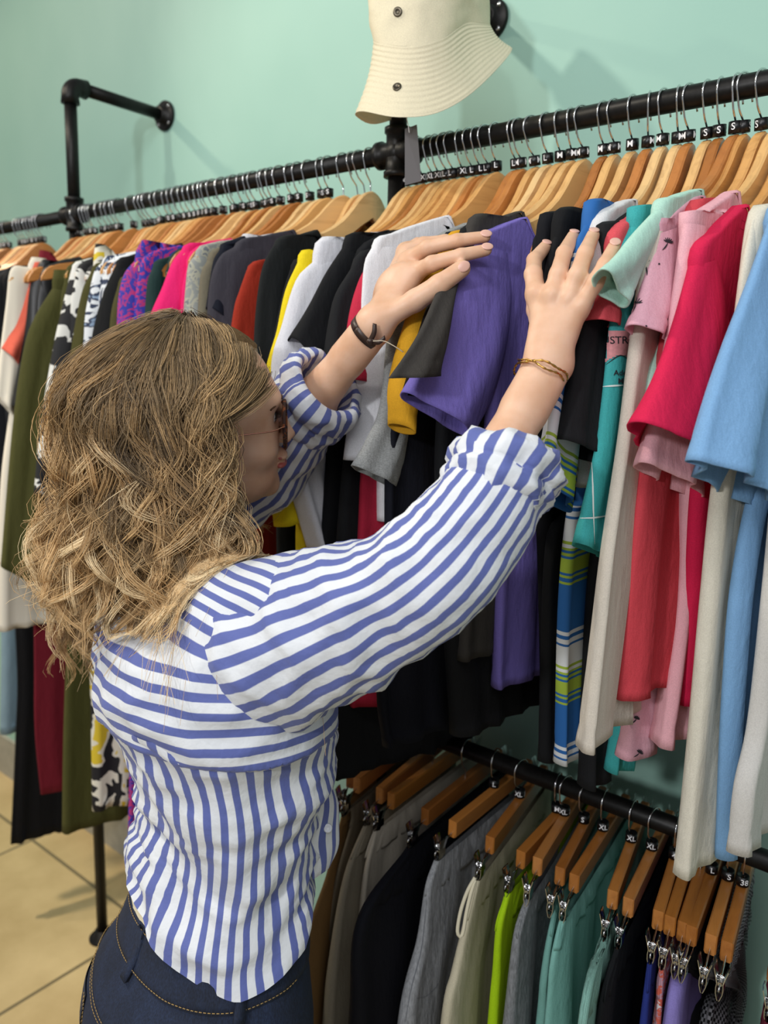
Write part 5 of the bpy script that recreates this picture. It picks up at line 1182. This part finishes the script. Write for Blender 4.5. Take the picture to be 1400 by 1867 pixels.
def make_hair(nc, per, seed, lay=(0, 1), K=34, rad=.00037, amp=1.0, frizz=.0012, tone0=0.0):
    r = np.random.default_rng(seed); N = nc
    psi = np.where(r.random(N) < .5, r.uniform(radians(48), radians(200), N), r.uniform(radians(150), radians(300), N))
    phi0 = radians(78)*np.sqrt(r.random(N))*.95+radians(2); lam = r.uniform(lay[0], lay[1], N)
    w = (1-np.cos(psi))/2; right = (np.sin(psi) > 0)
    dg = np.degrees(psi)
    zend = np.where(dg > 176, -.325-.10*r.random(N), -.165-.055*r.random(N)); zend = np.where(dg > 265, -.24, zend);
    G = np.zeros((N, K, 3)); t = np.linspace(0, 1, K)
    A = (.004+.0160*t**.7)*amp; lw = r.uniform(.085, .150, N); ph = r.uniform(0, 2*pi, N); ph2 = r.uniform(0, 2*pi, N); am = r.uniform(.5, 1.35, N)
    for i in range(N):
        # over the skull
        f = np.linspace(phi0[i], radians(100), 12); thk = (.010+.012*lam[i])+(.010+.026*lam[i]*w[i])*np.sin(np.clip(f, 0, pi/2))**2
        pe = psi[i] if psi[i] > radians(200) else max(psi[i], radians(90)+.12*(psi[i]-radians(48)))
        a = psi[i]+(pe-psi[i])*np.clip(np.linspace(0, 1.5, 12), 0, 1)
        sk = E0+np.stack([np.sin(f)*np.sin(a)*(ER[0]+thk), np.sin(f)*np.cos(a)*(ER[1]+thk), np.cos(f)*(ER[2]+.004+.010*lam[i])], 1)
        n2 = 16; z = np.linspace(sk[-1, 2]-.02, zend[i], n2); a2 = a[-1]+np.linspace(0, 1, n2)*r.normal(0, .14)
        rr = hair_radius(a2, z)*(.70+.30*lam[i]); r0 = np.hypot(sk[-1, 0], sk[-1, 1]+.01); bl = np.clip(np.linspace(.1, 1.6, n2), 0, 1); rr = r0*(1-bl)+rr*bl
        dn = np.stack([np.sin(a2)*rr, -.010+np.cos(a2)*rr, z], 1); P = spline(np.vstack([sk, dn]), K)
        L = np.r_[0, np.cumsum(np.linalg.norm(np.diff(P, axis=0), axis=1))]
        rd = P-np.array([0, -.01, 0]); rd[:, 2] = 0; rd /= np.linalg.norm(rd, axis=1)[:, None]+1e-6; tg = np.stack([-rd[:, 1], rd[:, 0], 0*rd[:, 0]], 1)
        grow = np.clip(L/.10, 0, 1)
        P = P+tg*(A*grow*am[i]*np.sin(2*pi*L/lw[i]+ph[i]))[:, None]+rd*(A*grow*.8*am[i]*np.cos(2*pi*L/lw[i]*1.03+ph2[i]))[:, None]
        cu = np.clip((t-.82)/.18, 0, 1)**2; P = P+tg*(cu*r.normal(0, .022))[:, None]+rd*(cu*r.uniform(-.008, .025))[:, None]; G[i] = P
    S = np.repeat(G, per, 0); M_ = N*per
    rc = (.0046+.0026*np.sin(pi*np.clip(t*1.05, 0, 1))**.7)*(1-.70*t**2.5); o1 = r.normal(0, .75, (M_, 3)); o1[:, 2] *= .4
    S = S+o1[:, None]*rc[None, :, None]
    k1 = r.uniform(0, 2*pi, (M_, 3)); fr = r.uniform(8, 26, (M_, 3)); S = S+frizz*t[None, :, None]*np.sin(t[None, :, None]*fr[:, None]+k1[:, None])
    cut = r.uniform(.80, 1.0, M_)                                # strands end at different lengths
    tt_ = t[None]*cut[:, None]; idx = tt_*(K-1); i0 = np.minimum(idx.astype(int), K-2); f = (idx-i0)[..., None]; ar = np.arange(M_)[:, None]
    S = S[ar, i0]*(1-f)+S[ar, i0+1]*f
    W_ = HC+S@HM.T
    # keep clear of the face, the skull and the shoulders
    for it in range(7):
        Pf = W_.reshape(-1, 3).astype(np.float32); d = np.minimum(f_cloth(Pf)-.011, f_head(Pf)+.004); low = d < .003
        if not low.any(): break
        e = .003; q = Pf[low]; fn = lambda X: np.minimum(f_cloth(X)-.011, f_head(X)+.004); d0 = fn(q)
        gr = np.stack([fn(q+np.array(v, np.float32)*e)-d0 for v in ((1, 0, 0), (0, 1, 0), (0, 0, 1))], 1)/e; gr /= np.linalg.norm(gr, axis=1)[:, None]+1e-6
        WW = W_.reshape(-1, 3); WW[low] += gr*(.004-d0)[:, None]; W_ = WW.reshape(W_.shape)
    Pf = W_.reshape(-1, 3).astype(np.float32); bad = ((f_cloth(Pf)-.004) < 0).reshape(M_, K); loc = (W_-HC)@HM
    keep_ = ~(bad.sum(1) > 1) & ~((loc[..., 2].min(1) < -.262) & (np.repeat(dg, per) < 170)) & ~((loc[..., 2] < -.19-.02*np.repeat(r.random(N), per)[:, None]) & (loc[..., 0] > -.035) & (loc[..., 1] < -.03)).any(1)
    tone = np.clip(tone0+.14+.55*tt_**1.1+r.normal(0, .08, M_)[:, None]+np.repeat(r.normal(0, .20, N), per)[:, None]*np.clip(tt_*2.5, .3, 1)+.12*(np.repeat(lam, per)[:, None]-.5), 0, 1)
    W_, tone = W_[keep_], tone[keep_]
    return W_, tone, rad*(.55+.45*np.sin(pi*np.clip(t*.9+.1, 0, 1)))
def f_cloth(P):
    d = sd_cap(P, R_SH-UZ*.002, L_SH+UZ*.002, .066, .064)
    z = P[..., 2]; cx = np.interp(z, zs, Tc[o_, 0]); cy = np.interp(z, zs, Tc[o_, 1]); a = np.interp(z, zs, Ta[o_])+.008; b = np.interp(z, zs, Tb[o_])+.008
    dx, dy = P[..., 0]-cx, P[..., 1]-cy; u_ = (dx*BR[0]+dy*BR[1])/a; w_ = (dx*BF[0]+dy*BF[1])/b
    e = (np.sqrt(u_*u_+w_*w_)-1)*b; e = np.maximum(e, z-Tc[24, 2]); d = smin(d, e, .05)
    for q in range(len(SP)-1): d = np.minimum(d, sd_cap(P, SP[q], SP[q+1], (.082, .084, .073, .060, .053)[q], (.084, .073, .060, .053, .048)[q]))
    return d
def strands_mesh(name, W_, tone, rad, parent, mat):
    S, K = W_.shape[:2]; T_ = np.gradient(W_, axis=1); T_ /= np.linalg.norm(T_, axis=2)[..., None]+1e-9
    N_ = np.cross(T_, (W_-HC)/np.linalg.norm(W_-HC, axis=2)[..., None]); N_ /= np.linalg.norm(N_, axis=2)[..., None]+1e-9; B_ = np.cross(T_, N_)
    V = np.stack([W_+(N_*cos(a)+B_*sin(a))*rad[None, :, None] for a in (0, 2*pi/3, 4*pi/3)], 2)      # S,K,3,3
    base = (np.arange(S)*K*3)[:, None, None]+(np.arange(K-1)*3)[None, :, None]; j = np.arange(3)[None, None]; j2 = (j+1) % 3
    F = np.stack(np.broadcast_arrays(base+j, base+j2, base+3+j2, base+3+j), -1).reshape(-1, 4)
    V = V.reshape(-1, 3)-np.array(person.location); me = bpy.data.meshes.new(name); n = len(F)
    me.vertices.add(len(V)); me.vertices.foreach_set('co', V.astype(np.float32).ravel()); me.loops.add(n*4); me.loops.foreach_set('vertex_index', F.astype(np.int32).ravel())
    me.polygons.add(n); me.polygons.foreach_set('loop_start', np.arange(n, dtype=np.int32)*4); me.polygons.foreach_set('loop_total', np.full(n, 4, np.int32)); me.polygons.foreach_set('use_smooth', np.ones(n, bool))
    me.update(calc_edges=True); at = me.attributes.new('tone', 'FLOAT', 'POINT'); at.data.foreach_set('value', np.repeat(tone.reshape(-1), 3).astype(np.float32)); me.materials.append(mat)
    o = link(bpy.data.objects.new(name, me)); o.parent = parent; return o
parts_ = [make_hair(230, 18, 5, (.0, .6), tone0=-.16, frizz=.0006), make_hair(260, 34, 8, (.5, 1.0), frizz=.0007), make_hair(100, 26, 12, (.85, 1.12), amp=1.45, tone0=.20, frizz=.0007), make_hair(420, 1, 21, (.7, 1.25), amp=1.5, rad=.00026, frizz=.004, tone0=.15)]
Wh = np.concatenate([p[0] for p in parts_]); Th = np.concatenate([p[1] for p in parts_]); rh = parts_[0][2]
hair = strands_mesh('hair', Wh, Th, rh, person, M_HAIR)
# under-layer close to the scalp so no skin shows through
V, F = bmesh_sphere((0, 0, 0), 1, 40, 24); V = E0+V*(ER+.006); keep = [f for f in F if all((V[i][1] < .010 if V[i][2] < .085 else True) and V[i][2] > -.06 for i in f)]
sc_ = mesh_obj('hair_roots', HC+V@HM.T, keep, plain('hair_underlayer', '#6a543a', .8, 0, .1, .3, 300), hair)
sc_['label'] = 'darker hair roots'

# ---------------------------------------------------------------- prints and small things
from mathutils.bvhtree import BVHTree
def bvh(o):
    M = parent_matrix(o); V = [M@v.co for v in o.data.vertices]; return BVHTree.FromPolygons([tuple(v) for v in V], [tuple(p.vertices) for p in o.data.polygons])
def cast(tree, x, y):
    r = Vector(ray(x, y)).normalized(); p, n, i, d = tree.ray_cast(Vector(CAM), r)
    if p is None: return None, None
    if n.dot(r) > 0: n = -n
    return np.array(p), np.array(n)
def draw_on(o, lines, w, mat, name='print', lift=.0007):
    """flat strokes lying on the cloth of o"""
    t = bvh(o); g = Geo(); ok = False
    for ln in lines:
        q = spline(np.array(ln, float), max(6, int(len(ln)*5))); P, N = [], []
        for x, y in q:
            p, n = cast(t, x, y)
            if p is not None: P.append(p+n*lift); N.append(n)
        if len(P) < 3: continue
        P, N = np.array(P), np.array(N); T_ = np.gradient(P, axis=0); S = np.cross(T_, N); S /= np.linalg.norm(S, axis=1)[:, None]+1e-9
        ww = w*np.sin(np.linspace(.25, pi-.25, len(P)))[:, None] if w < .002 else w
        R = np.stack([P-S*ww, P+S*ww], 1); g.add(R.reshape(-1, 3), [(2*i, 2*i+1, 2*i+3, 2*i+2) for i in range(len(P)-1)]); ok = True
    return g.obj(name, mat, o) if ok else None
def write_on(o, s, x, y, h, mat, slant=0.0, rot=0.0, name='writing', lift=.0009):
    V, F = text_geo(s, 1.0, 0.01); t = bvh(o); Q = []
    for v in V:
        a, b = v[0]*h+slant*v[1]*h, -v[1]*h; p, n = cast(t, x+a*cos(rot)-b*sin(rot), y+a*sin(rot)+b*cos(rot)); Q.append(None if p is None else p+n*lift)
    F = [f for f in F if all(Q[i] is not None for i in f)]
    if not F: return
    good = [q for q in Q if q is not None]; m_ = np.mean(good, 0); Q = [m_ if q is None else q for q in Q]; g = Geo(); g.add(Q, F); g.obj(name, mat, o, False)
def fill_on(o, poly, mat, name='print', step=3.0, lift=.0006):
    P = np.array(poly, float); lo, hi = P.min(0), P.max(0); xs = np.arange(lo[0], hi[0]+step, step); ys = np.arange(lo[1], hi[1]+step, step); t = bvh(o)
    def inside(x, y):
        c = False; n = len(P)
        for i in range(n):
            (x1, y1), (x2, y2) = P[i], P[(i+1) % n]
            if (y1 > y) != (y2 > y) and x < (x2-x1)*(y-y1)/(y2-y1)+x1: c = not c
        return c
    I = {}; V = []
    for i, x in enumerate(xs):
        for j, y in enumerate(ys):
            if inside(x, y):
                p, n = cast(t, x, y)
                if p is not None: I[i, j] = len(V); V.append(p+n*lift)
    F = [(I[i, j], I[i+1, j], I[i+1, j+1], I[i, j+1]) for (i, j) in I if (i+1, j) in I and (i+1, j+1) in I and (i, j+1) in I]
    if F: g = Geo(); g.add(V, F); g.obj(name, mat, o)
M_INK = plain('dark_ink', '#26242a', .8); M_THREAD = plain('seam_thread', '#5c5f66', .8); M_WLINE = plain('white_ink', '#e4ece8', .8); M_PINKP = plain('pink_ink', '#cf8f92', .8, 0, .2, .1, 300); M_YEL = plain('yellow_ink', '#d8cf3a', .8)
# palm trees on the pale pink t-shirt
so = G_palm['sleeve']
def palm(x, y, k, rot=0.0):
    c, s = cos(rot), sin(rot); f = lambda a, b: (x+(a*c-b*s)*k, y+(a*s+b*c)*k)
    L = [[f(0, 0), f(-2, 8), f(-6, 16), f(-9, 20)]]
    for dx, dy in ((-11, -4), (-8, -9), (-3, -11), (2, -11), (7, -9), (11, -5), (12, -1)): L.append([f(0, 0), f(dx*.5, dy*.35), f(dx, dy)])
    return L
for x, y, k, rt in ((1160, 553, 1.0, 0), (1176, 482, .95, -.6), (1217, 442, .8, .2), (1242, 375, .9, .8)): draw_on(so, palm(x, y, k, rt), .0008, M_INK)
draw_on(so, [[(1176, 594), (1177.5, 595), (1179, 596)]], .0012, M_INK); draw_on(so, [[(1200, 480), (1201, 481.5), (1202, 483)]], .0012, M_INK)
bo = G_palm['body']
for x, y, k, rt in ((1205, 1378, .6, 0), (1165, 1372, .6, .5), (1160, 1310, .5, .3)): draw_on(bo, palm(x, y, k, rt), .0008, M_INK)
# hem stitching
def seam(o, pts, w=.0003, mat=None): draw_on(o, [pts], w, mat or M_THREAD, 'stitching')
# the map t-shirt
mo = G_map['sleeve']
fill_on(mo, [(1108, 600), (1150, 602), (1147, 656), (1132, 648), (1120, 652), (1106, 662), (1095, 668)], M_PINKP)
fill_on(mo, [(1118, 538), (1130, 536), (1134, 548), (1126, 556), (1117, 550)], M_YEL)
draw_on(mo, [[(1093, 670), (1106, 664), (1120, 653), (1132, 648), (1146, 657)]], .0005, M_INK)
draw_on(mo, [[(1089, 706), (1110, 704), (1140, 702)], [(1048, 945), (1080, 944), (1118, 938)], [(1078, 790), (1080, 860), (1081, 930), (1083, 992)]], .0009, M_WLINE)
write_on(mo, 'USTR', 1121, 621, 19, M_INK, rot=-.02); write_on(mo, 'Adel', 1131, 680, 14, M_INK); write_on(mo, 'Me', 1134, 695, 14, M_INK); write_on(mo, 'A', 1055, 930, 9, M_INK)
write_on(rb, 'MOON', 656, 592, 7, M_PRINT, rot=1.15, name='ribbon_writing')
# pocket seam and side seam of the grey marl sweatpants, tie of the skirt
def part_of(root, nm): return [c for c in root.children if c.name.startswith(nm)][0]
gb = part_of(Gs[0], 'legs'); draw_on(gb, [[(806, 1640), (812, 1700), (813, 1745), (800, 1790), (778, 1815), (758, 1820)], [(778, 1640), (768, 1730), (750, 1800), (738, 1866)]], .0006, M_THREAD, 'pocket_seam')
g = Geo(); tube(g, spline([at_depth(x, y, .985) for x, y in ((866, 1600), (852, 1625), (840, 1660), (834, 1695), (838, 1708), (844, 1700), (850, 1665), (858, 1630), (866, 1604))], 40), .0024, 8); g.obj('tie_string', plain('cream_cord', '#cdc5ac', .8), Gk[0])

# --- bucket hat hung on the elbow of the middle post
def ring_px(p, n=72):
    P = np.array([at_depth(x, y, d+.07) for x, y, d in p]); P = np.vstack([P, P[:1]]); Q = np.vstack([P[-3:-1], P, P[1:3]]); S = spline(Q, 400)
    i0 = np.argmin(((S-P[0])**2).sum(1)[:200]); i1 = 200+np.argmin(((S[200:]-P[0])**2).sum(1)); return spline(S[i0:i1+1][::3], n+1)[:-1]
rim = ring_px([(934, 88, 1.10), (872, 160, 1.02), (800, 205, .985), (725, 214, .98), (660, 203, 1.01), (649, 212, 1.05), (688, 226, 1.09), (765, 192, 1.14), (870, 105, 1.16)])
smr = ring_px([(893, 44, 1.09), (850, 42, 1.04), (806, 70, 1.00), (750, 84, .99), (690, 78, 1.01), (684, 70, 1.05), (720, 62, 1.09), (795, 42, 1.13), (865, 34, 1.13)])
mid = ring_px([(890, -30, 1.08), (860, -35, 1.03), (815, -25, 1.00), (750, -20, .99), (680, -15, 1.01), (665, -18, 1.05), (700, -28, 1.09), (790, -38, 1.12), (860, -38, 1.12)])
topr = ring_px([(850, -85, 1.08), (830, -90, 1.04), (800, -88, 1.02), (750, -85, 1.01), (710, -82, 1.03), (700, -85, 1.05), (730, -92, 1.09), (790, -97, 1.10), (830, -95, 1.10)])
M_HAT = fab('#e2d8bb', wrinkle=.12); M_HAT2 = fab('#b5ad90', wrinkle=.15)
hat = empty('bucket_hat', smr.mean(0)); tag(hat, 'cream bucket hat with stitched brim hanging on top of the middle post', 'hat')
g = Geo(); R = []; C = (rim.mean(0)+smr.mean(0))/2
for k in np.linspace(0, 1, 90):
    q = smr*(1-k)+rim*k; c = q.mean(0); d = q-c; d /= np.linalg.norm(d, axis=1)[:, None]; R.append(q+d*(.00045*math.sin(k*2*pi*13)-.006*math.sin(pi*k)))
R = np.array(R); R = np.concatenate([R, R[::-3]-0*R[::-3]], 0)
c_ = R[:90].mean(1, keepdims=True); ins = (R[:90]-c_); ins = R[:90]-ins/np.linalg.norm(ins, axis=2, keepdims=True)*.0022
g.rings(np.concatenate([R[:90], ins[::-2]], 0)); brim = g.obj('brim', M_HAT, hat)
g = Geo(); R = [smr+UZ*.0]
for k in np.linspace(0, 1, 30)[1:]:
    q = smr*(1-k)**2+mid*2*k*(1-k)+topr*k*k if False else (smr*(1-k*2)+mid*k*2 if k < .5 else mid*(2-2*k)+topr*(2*k-1)); R.append(q)
R = wrinkle(np.array(R), .006, (16, 16, 16), 5.0, lambda a, b: math.sin(pi*min(1, a*1.2+.05))); R = np.concatenate([R, [topr*.6+topr.mean(0)*.4+UZ*.004, topr*.15+topr.mean(0)*.85+UZ*.006]], 0)
g.rings(R, False, True); crown = g.obj('crown', M_HAT, hat)
for o_h, x, y in ((crown, 725, 22), (brim, 724, 159)):
    p, n = cast(bvh(o_h), x, y)
    if p is not None:
        g = Geo(); lathe(g, p+n*.0002, n, [(0, .0062), (.0012, .0062), (.0018, .0048), (.0012, .0028), (.0005, .0018)], 22); g.obj('eyelet', plain('dark_brass', '#5d564a', .35, .9), o_h)
# swing tag behind the cross fitting
tg = Geo(); q = [at_depth(*k) for k in ((738, 235, 1.075), (760, 227, 1.085), (768, 330, 1.075), (738, 338, 1.065))]; b_ = [p-ray(750, 280)*-.0006 for p in q]
tg.add(q+b_, [(0, 1, 2, 3), (7, 6, 5, 4), (0, 4, 5, 1), (1, 5, 6, 2), (2, 6, 7, 3), (3, 7, 4, 0)]); to = tg.obj('swing_tag', plain('grey_card', '#6f6b6c', .7), hat, False)
g = Geo(); tube(g, spline([at_depth(*k) for k in ((746, 242, 1.074), (744, 228, 1.07), (741, 214, 1.065))], 12), .0005, 6); g.obj('tag_string', M_PRINT, to)

# --- longer clothes at the far left that reach down towards the floor
garment('skirt', 'long black skirt hanging low at the far left', 'skirt', (59, 20, 2), '#0a0b10', [(50, 486), (20, 492), (-10, 505), (-20, 620)], 2, R=False, B=[(10, 900), (30, 1200), (28, 1340), (19, 1538)], collar=False)
garment('dress', 'dark red dress showing between the black skirt and olive jacket', 'dress', (196, 16, 0), '#6d1424', [(92, 490), (70, 505), (62, 540), (60, 700)], 1, R=False, B=[(60, 900), (62, 1200), (63, 1330), (74, 1448)], collar=False)
garment('jeans', 'pale blue denim garment at the left edge', 'jeans', (36, 20, 0), '#7f99a8', [(20, 492), (5, 500), (-10, 540), (-15, 700)], 1, R=False, B=[(-5, 900), (2, 1150), (0, 1338)], collar=False, th=(.008, .01, .012))
garment('dress', 'black dress with yellow and white flowers reaching low beside the olive jacket', 'dress', (336, 18, 1), '#c9b32e', [(196, 490), (184, 500), (172, 525), (165, 700)], 2, R=False, B=[(165, 900), (164, 1200), (166, 1320), (168, 1478)], mat=blotch_mat('yellow_flower_print', '#14141a', '#e0dccb', 15, .48, '#d8bd2e'), collar=False)
